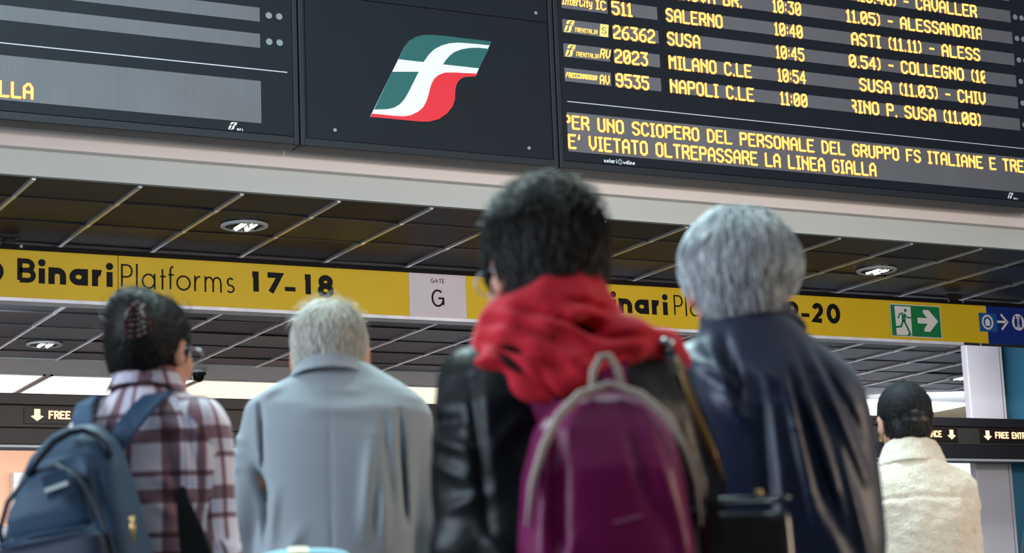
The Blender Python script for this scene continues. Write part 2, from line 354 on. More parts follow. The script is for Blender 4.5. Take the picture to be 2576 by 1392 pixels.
# ------------------------------------------------------------------ emblem outlines (traced once, in the plane of the boards)
YB = 10.55
def _c(pts): return [at(740+a/3.164, b/3.164, YB) for a, b in pts]
LG = {
 'green1': [(828,472),(850,425),(880,370),(920,322),(965,295),(1020,281),(1100,280),(1180,286),(1300,300),(1567,332),(1556,362),(1480,354),(1380,345),(1300,340),(1230,346),(1170,363),(1110,395),(1070,435),(1045,470),(1027,495)],
 'green2': [(1183,513),(1205,480),(1235,445),(1275,415),(1330,394),(1400,383),(1470,382),(1547,391),(1470,545)],
 'green3': [(778,573),(988,573),(965,620),(935,680),(905,740),(875,790),(840,830),(795,857),(740,870),(634,873)],
 'red': [(1458,588),(1440,611),(1380,612),(1335,622),(1303,650),(1285,690),(1279,740),(1278,790),(1262,845),(1215,905),(1150,950),(1070,970),(1000,969),(603,932),(618,906),(700,914),(800,924),(880,927),(930,917),(985,890),(1025,855),(1050,810),(1065,765),(1078,710),(1092,665),(1115,625),(1150,597),(1200,579),(1280,579)],
 'all': [(603,932),(828,472),(850,425),(880,370),(920,322),(965,295),(1020,281),(1100,280),(1180,286),(1300,300),(1567,332),(1440,611),(1380,612),(1335,622),(1303,650),(1285,690),(1279,740),(1278,790),(1262,845),(1215,905),(1150,950),(1070,970),(1000,969)],
}
LGX = {k: [(p[0], p[2]) for p in _c(v)] for k, v in LG.items()}
_x0 = min(p[0] for p in LGX['all']); _x1 = max(p[0] for p in LGX['all']); _z0 = min(p[1] for p in LGX['all']); _z1 = max(p[1] for p in LGX['all'])
def emblem(mb, x, z, w, h, y, th=0.002, keys=('green1', 'green2', 'green3', 'red')):
    for k in keys:
        mb.poly([(x+(p[0]-_x0)/(_x1-_x0)*w, z+(p[1]-_z0)/(_z1-_z0)*h) for p in LGX[k]], y, th)
# ------------------------------------------------------------------ the setting
Zc = 2.745+ZC                               # underside of the tiled ceiling
Y0C, Y1C = 10.86, 17.15
MB().box(-9, 24, -12, 26, -0.1, 0).build('floor', MT['floor']); tag(bpy.data.objects['floor'], kind='structure')
def struct(name, mb, m, parent=None):
    o = mb.build(name, m, parent)
    if parent is None: o['kind'] = 'structure'
    return o
struct('wall_left', MB().box(-9, -8.8, -12, 26, 0, 8.5), MT['wallpaint'])
struct('wall_right', MB().box(23.8, 24, -12, 26, 0, 8.5), MT['wallpaint'])
struct('wall_rear', MB().box(-9, 24, -12.2, -12, 0, 8.5), MT['wallpaint'])
struct('wall_front', MB().box(-9, 24, Y0C+0.02, Y0C+0.3, Zc+0.9, 8.5), mat('upper_wall', (70, 74, 80), 0.8))
# header beam under the boards: lighter upper band stands proud of the grey lower band
b = MB(); b.box(-9, 24, 10.86, 10.90, Zc, 2.886+ZC+0.03); struct('trim_1', b, MT['beam_lo'])
b = MB(); b.box(-9, 24, 10.80, 10.95, 2.888+ZC, Zc+0.9, 0.006); struct('trim_2', b, MT['beam_hi'])
# ceiling: slab, tiles one by one, T rails
ceil = empty('ceiling', (0, Y0C, Zc), kind='structure')
MB().box(-9, 24, 10.9, 17.1, Zc+0.06, Zc+0.12).build('ceiling_slab', MT['plenum'], ceil)
xg0 = 2.811-0.6*2; P = 0.6; NX = 24
yg = [Y0C+0.05]+[11.373+P*k for k in range(10)]+[Y1C]
bm = bmesh.new(); bmesh.ops.create_cube(bm, size=1); bmesh.ops.scale(bm, vec=(0.588, 1, 0.02), verts=bm.verts)
bmesh.ops.bevel(bm, geom=[e for e in bm.edges if e.calc_length() > 0.3], offset=0.004, segments=1, affect='EDGES')
tm = bpy.data.meshes.new('ceiling_tile'); bm.to_mesh(tm); bm.free(); tm.materials.append(MT['tile'])
TILEMATS = [mat('ceiling_tile_a', (54, 53, 63), 0.5, var=0.25, vscale=1.6, bump=0.05, bscale=18, spec=0.25, objvar=0.3),
            mat('ceiling_tile_b', (48, 54, 66), 0.46, var=0.25, vscale=1.6, bump=0.05, bscale=18, spec=0.3, objvar=0.3),
            mat('ceiling_tile_c', (50, 46, 54), 0.52, var=0.25, vscale=1.6, bump=0.05, bscale=18, spec=0.2, objvar=0.3)]
tms = []
for m_ in TILEMATS:
    t2 = tm.copy(); t2.materials.clear(); t2.materials.append(m_); tms.append(t2)
for j in range(len(yg)-1):
    for i in range(NX):
        o = bpy.data.objects.new('ceiling_tile', random.choice(tms)); COL.objects.link(o); o.parent = ceil
        L = yg[j+1]-yg[j]-0.012
        o.scale.y = L
        o.location = (xg0+P*i+P/2, (yg[j]+yg[j+1])/2-Y0C, 0.014+random.uniform(0, .004))
        o.rotation_euler = (random.gauss(0, .006), random.gauss(0, .005), 0)
for i in range(NX+1):
    x = xg0+P*i
    mb = MB().box(x-.011, x+.011, Y0C+.05, Y1C, Zc-0.010, Zc+0.02)
    for y in yg[1:-1]: mb.box(x-.013, x+.013, y-.03, y+.03, Zc-0.012, Zc-0.006)
    mb.build('grid_rail', MT['rail'], ceil)
for y in yg[1:-1]:
    MB().box(xg0, xg0+P*NX, y-.006, y+.006, Zc-0.003, Zc+0.02).build('cross_rail', MT['rail_dark'], ceil)
# plain white soffit behind the tiles, then the bright ceiling of the concourse
struct('trim_3', MB().box(-9, 24, Y1C, 17.98, Zc-0.002, Zc+0.1), MT['soffit'])
cb = MB().box(-9, 24, 17.98, 26, Zc+0.03, Zc+0.13); struct('ceiling_concourse', cb, MT['cream'])
for k, (x0, x1, lab) in enumerate([(0.4, 2.55, 'luminous white ceiling panel beyond the tiles, outside left'), (2.6, 4.75, 'luminous white ceiling panel at left above the salmon wall'), (4.8, 6.15, 'luminous white ceiling panel behind the plaid-shirted woman'), (12.0, 15.3, 'luminous white ceiling panel behind the man in the black cap'), (6.2, 9.6, 'cream ceiling patch with added glow, behind the pale suit jacket')]):
    e = empty('ceiling_light_or_glow_panel', (x0, 18.02, Zc), lab, 'ceiling light', 'luminous panels and cream ceiling over the concourse')
    MB().box(x0+.02, x1-.02, 18.04, 20.9, Zc-0.005, Zc+0.028).build('diffuser_or_cream_glow', MT['lightbox'] if x0 != 6.2 else MT['cream_glow'], e)
    f = MB(); f.box(x0, x0+.02, 18.0, 20.95, Zc-.012, Zc+.028); f.box(x1-.02, x1, 18.0, 20.95, Zc-.012, Zc+.028); f.box(x0, x1, 18.0, 18.03, Zc-.012, Zc+.028)
    f.build('frame', MT['rail'], e)
struct('wall_back', MB().box(-9, 24, 22.0, 22.2, 0, Zc+.05), MT['salmon'])
struct('wall_partition', MB().box(13.2, 17.4, 18.6, 18.7, 0, 2.45), mat('bluegrey_panel', (150, 165, 180), 0.5))
struct('trim_4', MB().box(13.2, 17.4, 18.48, 18.6, at(2300, 1212, 18.5)[2], at(2300, 1100, 18.5)[2]), MT['white_panel'])
# bright glazed door in the back wall
xa, _, za = at(1010, 1290, 21.95); xb, _, zb = at(1290, 1290, 21.95)
wd = empty('window_1', (xa, 21.95, 0), kind='structure')
MB().box(xa, xb, 21.93, 21.97, 0.05, za).build('pane', MT['day'], wd)
f = MB(); f.box(xa-.06, xa, 21.9, 22, 0, za+.06); f.box(xb, xb+.06, 21.9, 22, 0, za+.06); f.box(xa, xb, 21.9, 22, za, za+.06); f.build('window_frame', MT['white_panel'], wd)
# poster on the salmon wall
xa, _, za = at(32, 1190, 21.9); xb, _, _ = at(220, 1190, 21.9)
e = empty('framed_notice', (xa, 21.9, za-1.5), 'white-framed black notice board on the salmon wall, behind the navy backpack', 'notice board')
f = MB(); f.box(xa, xb, 21.86, 21.99, za-.1, za, .004); f.box(xa, xb, 21.86, 21.99, za-1.5, za-1.4, .004); f.box(xa, xa+.1, 21.86, 21.99, za-1.4, za-.1, .004); f.box(xb-.1, xb, 21.86, 21.99, za-1.4, za-.1, .004)
f.build('frame', MT['white_panel'], e); MB().box(xa+.1, xb-.1, 21.92, 21.97, za-1.4, za-.1).build('panel', MT['gate2'], e)
# grey ledge low at left
struct('baseboard_back', MB().box(-9, 24, 21.6, 22, 0, at(0, 1325, 21.6)[2]), mat('grey_ledge', (150, 156, 168), 0.5, var=.1))
# pillar and blue wall at right
xa, xb = 12.07, 12.48
struct('column_pillar', MB().box(xa, xb, 14.30, 14.38, 0, Zc-.013, .01), MT['post'])
struct('trim_5', MB().box(xb-.045, xb-.037, 14.296, 14.3, 0, Zc-.02), mat('joint_grey', (150, 148, 156), .6))
struct('wall_blue', MB().box(xb+.002, 23.8, 14.42, 14.55, 0, Zc-.013), MT['blue_wall'])

# ------------------------------------------------------------------ boards
def screw(x, z, parent, r=.011):
    MB().disc((x, YB-.003, z), r, .006, 14).build('screw', MT['screw'], parent)
def board_shell(name, x0, x1, label, cat, group):
    e = empty(name, ((x0+x1)/2, YB+.07, 2.96+ZC), label, cat, group)
    z0, z1 = 2.96+ZC, 5.3+ZC
    MB().box(x0+.004, x1-.004, YB+.012, YB+.14, z0, z1, .003).build('housing', MT['board_frame'], e)
    f = MB(); w = .034
    f.box(x0+.004, x0+w, YB-.004, YB+.03, z0, z1, .004); f.box(x1-w, x1-.004, YB-.004, YB+.03, z0, z1, .004)
    f.box(x0+w, x1-w, YB-.004, YB+.03, z0, z0+.045, .004); f.box(x0+w, x1-w, YB-.004, YB+.03, z1-.045, z1, .004)
    f.build('frame', MT['board_frame'], e)
    return e, z0, z1
def window(x0, x1, z0, z1, parent):
    return MB().box(x0, x1, YB-.0015, YB+.004, z0+ZC, z1+ZC).build('display_window', MT['screen'], parent)
def signal(x, z, parent): MB().disc((x, YB-.002, z+ZC), .0195, .005, 18).build('signal_light', MT['lens'], parent)
ROW = [3.593+.155*k for k in range(7)]
# left board
e, z0, z1 = board_shell('departure_board', .39, 4.229, 'left dark departure board, unlit except the end of one amber word', 'display board', 'station display boards above the beam')
LB = e
MB().box(.43, 4.192, YB, YB+.012, z0+.05, z1-.05).build('panel', MT['board'], e)
for k in range(5):
    zt = ROW[k]-.003; window(1.0, 4.0, zt-.083, zt, e)
    signal(4.054, zt-.041, e); signal(4.117, zt-.040, e)
MB().box(.9, 4.16, YB-.002, YB+.003, 3.377+ZC, 3.383+ZC).build('divider_line', MT['line'], e)
window(.9, 4.0, 3.067, 3.313, e)
led_text('GIALLA', 2.36, 2.713, 3.172+ZC, 3.082+ZC, YB-.003, e)
m = MB(); emblem(m, 3.802, 3.016+ZC, .055, .043, YB-.002)
for ch, a in (('R', 3.856), ('F', 3.870), ('I', 3.882)): glyph(m, ch, a, a+.010, 3.012+ZC, 3.026+ZC, .0035, YB-.002, .002)
m.build('maker_mark', MT['white_print'], e)['kind'] = 'stuff'
# centre logo panel
e, z0, z1 = board_shell('logo_panel', 4.229, 5.899, 'dark centre panel with the green, white and red slanted railway emblem', 'display board', 'station display boards above the beam')
MB().box(4.275, 5.858, YB, YB+.012, z0+.048, 3.862+ZC).build('panel', MT['board'], e)
MB().box(4.275, 5.858, YB, YB+.012, 3.868+ZC, z1-.05).build('panel', MT['board'], e)
window(4.45, 5.70, 3.99, 4.60, e)
for x, z in ((4.443, 3.066), (5.694, 3.064), (5.780, 3.918), (4.40, 3.918)): screw(x, z+ZC, e)
m = MB(); m.poly(LGX['all'], YB-.003, .003); lw = m.build('emblem', MT['logo_white'], e)
for k, mm in (('green1', 'logo_green'), ('green2', 'logo_green'), ('green3', 'logo_green'), ('red', 'logo_red')):
    m = MB(); m.poly(LGX[k], YB-.0045, .0014); m.build('emblem_field', MT[mm], lw)

# right board
e, z0, z1 = board_shell('departure_board', 5.899, 9.74, 'right departure board full of amber dot-matrix train times', 'display board', 'station display boards above the beam')
RB = e
MB().box(5.935, 9.702, YB, YB+.012, z0+.05, z1-.05).build('panel', MT['board'], e)
MB().box(6.687, 6.692, YB-.002, YB+.002, 3.472+ZC, z1-.06).build('divider_strip', MT['gap'], e)
for k in range(7):
    zt = ROW[k]-.001
    window(5.963, 6.290, zt-.085, zt, e); window(6.317, 6.650, zt-.085, zt, e)
    window(6.716, 9.535, zt-.086, zt, e)
    signal(9.575, zt-.042, e); signal(9.632, zt-.042, e)
MB().box(5.973, 9.60, YB-.002, YB+.003, 3.377+ZC, 3.383+ZC).build('divider_line', MT['line'], e)
window(5.965, 9.62, 3.067, 3.313, e)
YL = YB-.0035
def row_text(txt, x0, x1, k, clip=None):
    led_text(txt, x0, x1, ROW[k]+.002+ZC, ROW[k]-.088+ZC, YL, RB, clip=clip)
def ax(u, v, off=(0, 0), s=4.115): return at(off[0]+u/s, off[1]+v/s, YB)[0]
CL = (8.10, 9.262)
row_text('NAPOLI C.LE', 6.714, 7.342, 0); row_text('MILANO C.LE', 6.714, ax(2120, 760, (1380, 0), 4.155), 1)
row_text('SUSA', 6.712, ax(1582, 450, (1380, 0), 4.155), 2); row_text('SALERNO', 6.712, 7.136, 3); row_text('GENOVA BR.', 6.712, ax(2020, 60, (1380, 0), 4.155), 4)
for k, t in enumerate(('11:00', '10:54', '10:45', '10:40', '10:30')): row_text(t, (7.545, 7.537, 7.535, 7.535, 7.533)[k], 7.757, k)
row_text('9535', 6.322, ax(1048, 880, (1380, 0), 4.155), 0); row_text('2023', 6.322, ax(1035, 620, (1380, 0), 4.155), 1)
row_text('26362', 6.320, ax(1110, 380, (1380, 0), 4.155), 2); row_text('511', 6.318, ax(870, 100, (1380, 0), 4.155), 3)
row_text('RINO P. SUSA (11.08)', 8.092, ax(2130, 190, (1950, 260)), 0, (8.11, 9.3))
row_text('SUSA (11.03) - CHIV', ax(870, 880, (1950, 0)), ax(2175, 1020, (1950, 0)), 1, CL)
row_text('0.54) - COLLEGNO (10', ax(762, 640, (1950, 0)), ax(2160, 810, (1950, 0))+.03, 2, (8.1, 9.26))
row_text('ASTI (11.11) - ALESS', ax(785, 410, (1950, 0)), ax(2120, 590, (1950, 0)), 3, CL)
row_text('(11.05) - ALESSANDRIA', ax(720, 180, (1950, 0))-.028, ax(2110, 370, (1950, 0))+.03, 4, (8.115, 9.262))
row_text('(10.48) - CAVALLER', ax(830, 5, (1950, 0)), ax(2085, 150, (1950, 0)), 5, CL)
_m = 'PER UNO SCIOPERO DEL PERSONALE DEL GRUPPO FS ITALIANE E TRENITALIA'; _w = lambda t: sum(LF[c][0]+2.15 for c in t)
_u = (9.234-5.997)/(_w(_m[:_m.index('E TREN')])-_w('P')); _a = 5.997-_w('P')*_u
led_text(_m, _a, _a+_u*(_w(_m)-2.15+1.3), 3.295+ZC, 3.207+ZC, YL, e, clip=(5.963, 9.62))
led_text("E' VIETATO OLTREPASSARE LA LINEA GIALLA", 5.966, 8.272, 3.176+ZC, 3.084+ZC, YL, e)
# train category cells
def cat_cell(k, kind):
    zt = ROW[k]+ZC; m, r = MB(), MB()
    if kind in ('S', 'RV'):
        emblem(m, 5.972, zt-.082, .078, .078, YL)
        led_text('TRENITALIA', 6.043, 6.205, zt-.046, zt-.074, YL, None, mb=m, mr=r, italic=.25, thick=1.25)
        if kind == 'S':
            m.poly([(6.222, zt-.083), (6.280, zt-.083), (6.290, zt-.004), (6.232, zt-.004)], YL, .001)
            led_text('S', 6.238, 6.272, zt-.022, zt-.066, YL-.0015, RB, name='led_cutout', rim=False, mcore='screen')
        else: led_text('RV', 6.215, 6.287, zt-.008, zt-.070, YL, None, mb=m, mr=r, italic=.2)
    if kind == 'AV':
        led_text('FRECCIAROSSA', 5.968, 6.185, zt-.030, zt-.060, YL, None, mb=m, mr=r, italic=.3, thick=1.5)
        led_text('AV', 6.208, 6.278, zt-.020, zt-.082, YL, None, mb=m, mr=r)
    if kind == 'IC':
        led_text('InterCity', 5.966, 6.178, zt-.006, zt-.062, YL, None, mb=m, mr=r, italic=.12, thick=1.1)
        led_text('IC', 6.205, 6.278, zt-.006, zt-.068, YL, None, mb=m, mr=r)
    o = m.build('led_logo', MT['led'], RB, fix=False)
    if r.v: q = r.build('led_halo', MT['led_glow'], RB, fix=False); q.parent = o; q['kind'] = 'stuff'; o['kind'] = 'stuff'
cat_cell(3, 'IC'); cat_cell(2, 'S'); cat_cell(1, 'RV'); cat_cell(0, 'AV')
# maker print under the text
def small_word(mb, word, x, z, h, t, y, wmap=None):
    for ch in word:
        w = h*(.62 if ch not in 'il' else .12); up = {'i': 1.42, 'l': 1.42, 'd': 1.42}.get(ch, 1.0)
        glyph(mb, ch, x, x+w+t, z, z+h*up, t, y, .002); x += w+t+h*.2
    return x
m = MB(); p0 = at(1400+510/4.293, 230+765/4.293, YB)
x = small_word(m, 'solari', p0[0], 3.018+ZC, .0175, .0048, YB-.002)
mk = MB(); cx, cz = x+.018, 3.030+ZC
ribbon(mk, [(cx+.0125*math.cos(a*PI/3+.5), cz+.0145*math.sin(a*PI/3+.5)) for a in range(6)], .010, YB-.002, .002, True)
small_word(m, 'udine', x+.04, 3.018+ZC, .0175, .0048, YB-.002)
m.build('maker_mark', MT['white_print'], e)['kind'] = 'stuff'; mk.build('maker_symbol', MT['lens'], e)
m = MB(); p0 = at(1950+2405/4.115, 260+990/4.115, YB); emblem(m, p0[0], 3.016+ZC, .055, .043, YB-.002)
for ch, a in (('R', p0[0]+.054), ('F', p0[0]+.068), ('I', p0[0]+.080)): glyph(m, ch, a, a+.010, 3.012+ZC, 3.026+ZC, .0035, YB-.002, .002)
m.build('maker_mark', MT['white_print'], e)['kind'] = 'stuff'

# ------------------------------------------------------------------ hanging sign
YS = 12.4; S0, S1 = 2.659+ZC, 2.360+ZC       # top and bottom of the coloured panels
sg = empty('hanging_sign', (7.3, YS+.06, S1), 'long yellow hanging sign reading Binari Platforms 17-18, gate G, 19-20', 'sign')
MB().box(1.7, 12.6, YS+.004, YS+.11, S1, S0).build('sign_body', MT['sign_black'], sg)
MB().box(1.7, 12.6, YS-.01, YS+.12, S0, S0+.030, .003).build('top_rail', MT['sign_black'], sg)
mb = MB().box(1.7, 10.44, YS-.012, YS+.12, S1-.024, S1, .003)
for k in range(15): mb.box(2.2+.6*k, 2.206+.6*k, YS-.014, YS-.01, S1-.024, S1)
mb.build('bottom_rail', MT['bar_white'], sg)
for x0, x1, mm, lab in ((1.7, 3.727, 'yellow', None), (3.731, 5.732, 'yellow', None), (5.733, 6.160, 'sign_grey', 'pale grey panel reading GATE G'), (6.161, 10.693, 'yellow', None), (10.694, 12.6, 'sign_blue', 'dark blue panel with white pictograms')):
    o = MB().box(x0, x1, YS-.004, YS+.006, S1, S0, .0015).build('sign_panel', MT[mm], sg)
    if lab: o['label'] = lab
YT = YS-.0065; zb, zt, zx = 2.455+ZC, 2.606+ZC, 2.560+ZC
def word(name, items, t, z0=zb, col='sign_black', y=YT):
    m = MB()
    for ch, x0, x1, z1 in items: m = MB(); glyph(m, ch, x0, x1, z0, z1, t, y, .002); m.build('letter', MT[col], sg)
for dx in (0, 4.073):
    word('lettering', [('B', 3.094+dx, 3.208+dx, zt), ('i', 3.226+dx, 3.265+dx, zt+.002), ('n', 3.287+dx, 3.397+dx, zx), ('a', 3.418+dx, 3.535+dx, zx), ('r', 3.561+dx, 3.640+dx, zx), ('i', 3.654+dx, 3.692+dx, zt+.002)], .038)
    word('lettering', [('P', 3.747+dx, 3.822+dx, zt), ('l', 3.843+dx, 3.855+dx, zt+.006), ('a', 3.881+dx, 3.970+dx, zx-.006), ('t', 3.997+dx, 4.042+dx, zt-.02), ('f', 4.050+dx, 4.098+dx, zt+.005), ('o', 4.107+dx, 4.203+dx, zx-.006), ('r', 4.226+dx, 4.273+dx, zx-.004), ('m', 4.295+dx, 4.410+dx, zx-.004), ('s', 4.441+dx, 4.497+dx, zx-.004)], .0105)
word('lettering', [('1', 4.601, 4.662, zt), ('7', 4.706, 4.828, zt), ('1', 4.965, 5.024, zt), ('8', 5.074, 5.185, zt+.002)], .037)
MB().box(4.843, 4.916, YT, YT+.002, 2.487+ZC, 2.515+ZC).build('letter', MT['sign_black'], sg)
word('lettering', [('1', 8.690, 8.750, zt), ('9', 8.790, 8.905, zt+.002), ('2', 9.026, 9.130, zt), ('0', 9.160, 9.283, zt+.001)], .037)
MB().box(8.930, 9.000, YT, YT+.002, 2.495+ZC, 2.523+ZC).build('letter', MT['sign_black'], sg)
m = MB(); x = 5.896
for ch, w in (('G', .024), ('A', .024), ('T', .020), ('E', .016)): m = MB(); glyph(m, ch, x, x+w, 2.596+ZC, 2.627+ZC, .0035, YT, .002); m.build('letter', MT['sign_black'], sg); x += w+.006
m = MB(); glyph(m, 'G', 5.897, 5.992, 2.432+ZC, 2.552+ZC, .0125, YT, .002); m.build('letter', MT['sign_black'], sg)
m = MB(); cx, _, cz = at(-20, 683, YS)
ribbon(m, [(cx+.052*math.cos(a*PI/16), cz+.052*math.sin(a*PI/16)) for a in range(32)], .034, YT, .002, True); m.build('pictogram', MT['sign_black'], sg)
# brackets
for x in (3.045, 10.39):
    m = MB(); m.box(x-.035, x+.035, YS-.01, YS+.03, S0+.03, Zc-.004, .003); m.box(x-.06, x+.06, YS-.03, YS+.04, Zc-.02, Zc-.008)
    o = m.build('bracket', MT['black_metal'], sg)
    for d in (-.07, .07): q = MB().disc((x+d, YS-.012, S0+.02), .011, .008, 12).build('bolt', MT['screw'], sg)
# emergency exit plate
ex = empty('exit_sign', (9.99, YS-.01, 2.38+ZC), 'green emergency exit plate with running figure and arrow on yellow sign', 'sign')
yE = YS-.010
MB().box(9.748, 10.232, yE, yE+.006, 2.380+ZC, 2.632+ZC, .002).build('plate', MT['green'], ex)
m = MB(); zz0, zz1, xx0, xx1 = 2.380+ZC, 2.632+ZC, 9.748, 10.232
ribbon(m, [(xx0+.003, zz0+.003), (xx1-.003, zz0+.003), (xx1-.003, zz1-.003), (xx0+.003, zz1-.003)], .006, yE-.001, .002, True); m.build('border', MT['exit_white'], ex)
MB().poly([(9.797, 2.392+ZC), (9.942, 2.392+ZC), (9.946, 2.616+ZC), (9.793, 2.616+ZC)], yE-.002, .002).build('door_pictogram', MT['exit_white'], ex)
m = MB(); yP = yE-.004; z_ = lambda z: z+ZC
m.poly([(9.893+.013*math.cos(a*PI/8), z_(2.585)+.013*math.sin(a*PI/8)) for a in range(16)], yP, .002)
ribbon(m, [(9.872, z_(2.552)), (9.870, z_(2.500))], .034, yP, .002)
ribbon(m, [(9.872, z_(2.562)), (9.836, z_(2.556)), (9.818, z_(2.520))], .011, yP, .002)
ribbon(m, [(9.880, z_(2.560)), (9.905, z_(2.530)), (9.946, z_(2.530))], .011, yP, .002)
ribbon(m, [(9.863, z_(2.505)), (9.842, z_(2.458)), (9.785, z_(2.452))], .015, yP, .002)
ribbon(m, [(9.872, z_(2.505)), (9.900, z_(2.455)), (9.924, z_(2.402)), (9.898, z_(2.396))], .015, yP, .002)
m.build('running_figure', MT['green'], ex)
m = MB().poly([(10.006, z_(2.490)), (10.100, z_(2.490)), (10.064, z_(2.450)), (10.064, z_(2.428)), (10.118, z_(2.428)), (10.202, z_(2.512)), (10.118, z_(2.597)), (10.064, z_(2.597)), (10.064, z_(2.573)), (10.100, z_(2.534)), (10.006, z_(2.534))], yE-.002, .002)
m.build('arrow', MT['exit_white'], ex)
# blue sticker and pictograms
st = empty('blue_sticker', (10.70, YS-.01, 2.455+ZC), 'small square blue sticker with a white-ringed house, peeling corner, over yellow and blue', 'sticker')
MB().box(10.613, 10.786, YS-.0075, YS-.005, 2.453+ZC, 2.600+ZC).build('sheet', MT['sign_blue2'], st)
m = MB(); ribbon(m, [(10.694+.049*math.cos(a*PI/14), z_(2.528)+.052*math.sin(a*PI/14)) for a in range(28)], .014, YS-.0095, .002, True)
m.poly([(10.672, z_(2.500)), (10.716, z_(2.500)), (10.716, z_(2.540)), (10.694, z_(2.560)), (10.672, z_(2.540))], YS-.0095, .002); m.build('pictogram', MT['exit_white'], st)
m = MB(); ribbon(m, [(10.792, z_(2.537)), (10.888, z_(2.537))], .018, YT, .002); ribbon(m, [(10.835, z_(2.598)), (10.895, z_(2.537)), (10.835, z_(2.476))], .018, YT, .002); m.build('arrow', MT['exit_white'], sg)
m = MB(); m.poly([(11.006+.062*math.cos(a*PI/14), z_(2.541)+.066*math.sin(a*PI/14)) for a in range(28)], YT, .002); wc = m.build('pictogram', MT['exit_white'], sg)
m = MB()
for dx in (-.026, .022):
    m.poly([(11.006+dx+.009*math.cos(a*PI/6), z_(2.582)+.009*math.sin(a*PI/6)) for a in range(12)], YT-.002, .002)
    m.poly([(11.006+dx-.012, z_(2.570)), (11.006+dx-.015, z_(2.530)), (11.006+dx-.007, z_(2.500)), (11.006+dx+.007, z_(2.500)), (11.006+dx+.015, z_(2.530)), (11.006+dx+.012, z_(2.570))], YT-.002, .002)
ribbon(m, [(11.004, z_(2.49)), (11.004, z_(2.59))], .004, YT-.002, .002); m.build('figures', MT['sign_blue'], sg)

# ------------------------------------------------------------------ gate portal beam with led displays
YG = 13.9; g = YG/16.0; zq = lambda z: z*g+ZC
gp = empty('gate_portal', (7.0, YG+.2, 0), 'black gate portal beam with amber FREE ENTRANCE displays', 'gate')
zg0, zg1 = zq(1.883), zq(2.285); X0, X1 = 0.5, 15.5
MB().box(X0, X1, YG+.02, YG+.38, zg0+.02, zg1-.02).build('beam_core', MT['gate2'], gp)
MB().box(X0, X1, YG-.01, YG+.38, zg1-.078, zg1, .004).build('beam_cap', MT['gate2'], gp)
MB().box(X0, X1, YG, YG+.1, zg0+.117, zg1-.083, .003).build('beam_fascia', MT['gate'], gp)
MB().box(X0, X1, YG-.004, YG+.38, zg0, zg0+.113, .004).build('beam_sill', MT['gate2'], gp)
MB().box(X0, X1, YG+.01, YG+.06, zg0-.019, zg0-.002).build('edge_strip', MT['soffit'], gp)
for x in (0.7, 8.0, 15.2): MB().box(x-.08, x+.08, YG+.05, YG+.33, 0, zg0, .01).build('pillar', MT['gate'], gp)
LB_ = mat('led_back', (24, 17, 17), .4)
def led_panel(x0, x1, arrow_left, txt0, txt1):
    x0, x1, txt0, txt1 = x0*g, x1*g, txt0*g, txt1*g
    MB().box(x0, x1, YG-.008, YG+.01, zq(2.045), zq(2.180), .002).build('led_display', LB_, gp)
    a_ = x0+.105*g if arrow_left else x1-.075*g
    MB().poly([(a_+dx*g, zq(z)) for dx, z in ((0, 2.066), (.052, 2.105), (.024, 2.112), (.024, 2.162), (-.024, 2.162), (-.024, 2.112), (-.052, 2.105))], YG-.010, .001).build('led_arrow', MT['led_w'], gp)
    led_text('FREE ENTRANCE', txt0, txt1, zq(2.148), zq(2.086), YG-.0105, gp, thick=1.35, mcore='led_w')
led_panel(4.05, 4.93, True, 4.245, 4.81); led_panel(12.42, 13.30, False, 12.54, 13.10); led_panel(13.575, 14.45, True, 13.775, 14.34)

# ------------------------------------------------------------------ recessed lamps and the dome camera
def downlight(u, v, label, on=2, r=.145):
    x, y, z = atz(u, v, Zc-.012)
    e = empty('recessed_downlight', (x, y, z), label, 'ceiling lamp', 'round recessed lamps in the tiled ceiling')
    n = 40; m = MB(); prof = [(r, .012), (r, .0), (r*.86, -.006), (r*.82, .006), (r*.80, .011)]
    vs = [(x+a*math.cos(2*PI*k/n), y+a*math.sin(2*PI*k/n), z+b_) for a, b_ in prof for k in range(n)]
    m.add(vs, [(i*n+k, i*n+(k+1) % n, (i+1)*n+(k+1) % n, (i+1)*n+k) for i in range(len(prof)-1) for k in range(n)]); m.build('trim_ring', MT['soffit'], e, True)
    MB().disc((x, y, z+.010), r*.82, .003, 40, 'z').build('reflector', MT['glasslamp'], e)
    for k in range(-3, 4):
        h = math.sqrt(max(1-(k*.26)**2, .05))*r*.76
        MB().box(x+k*.26*r*.8-.002, x+k*.26*r*.8+.002, y-h, y+h, z-.003, z+.009).build('louvre', MT['gate2'], e)
    for d in ((-.028, .040) if on == 2 else (-.03,)):
        m = MB(); m.tube([(x+d, y-.075, z+.003), (x+d, y-.02, z+.003), (x+d, y, z+.003), (x+d, y+.02, z+.003), (x+d, y+.075, z+.003)], [.015, .015, .009, .015, .015], 10); m.build('lamp_tube', MT['lamp'], e, True)
downlight(615, 571, 'lit round ceiling lamp above the yellow sign, nearest the boards at left')
downlight(112, 869, 'round ceiling lamp at far left below the yellow sign')
downlight(1482, 629, 'round ceiling lamp half hidden by the dark-haired person in the red scarf', 1)
downlight(2205, 683, 'round ceiling lamp right of the white-haired man', 2)
downlight(2418, 952, 'round ceiling lamp far right, beside the grey pillar', 2)
x, y, z = 5.98, 17.45, Zc-.002
dc = empty('dome_camera', (x, y, z), 'small black dome security camera under the white soffit', 'security camera')
n = 24
def lathe(m, c, prof, n=24):
    vs = [(c[0]+a*math.cos(2*PI*k/n), c[1]+a*math.sin(2*PI*k/n), c[2]+b_) for a, b_ in prof for k in range(n)]
    m.add(vs, [(i*n+k, i*n+(k+1) % n, (i+1)*n+(k+1) % n, (i+1)*n+k) for i in range(len(prof)-1) for k in range(n)]); return m
lathe(MB(), (x, y, z), [(.001, 0), (.06, 0), (.066, -.012), (.066, -.03), (.05, -.035)]).build('mount', MT['soffit'], dc, True)
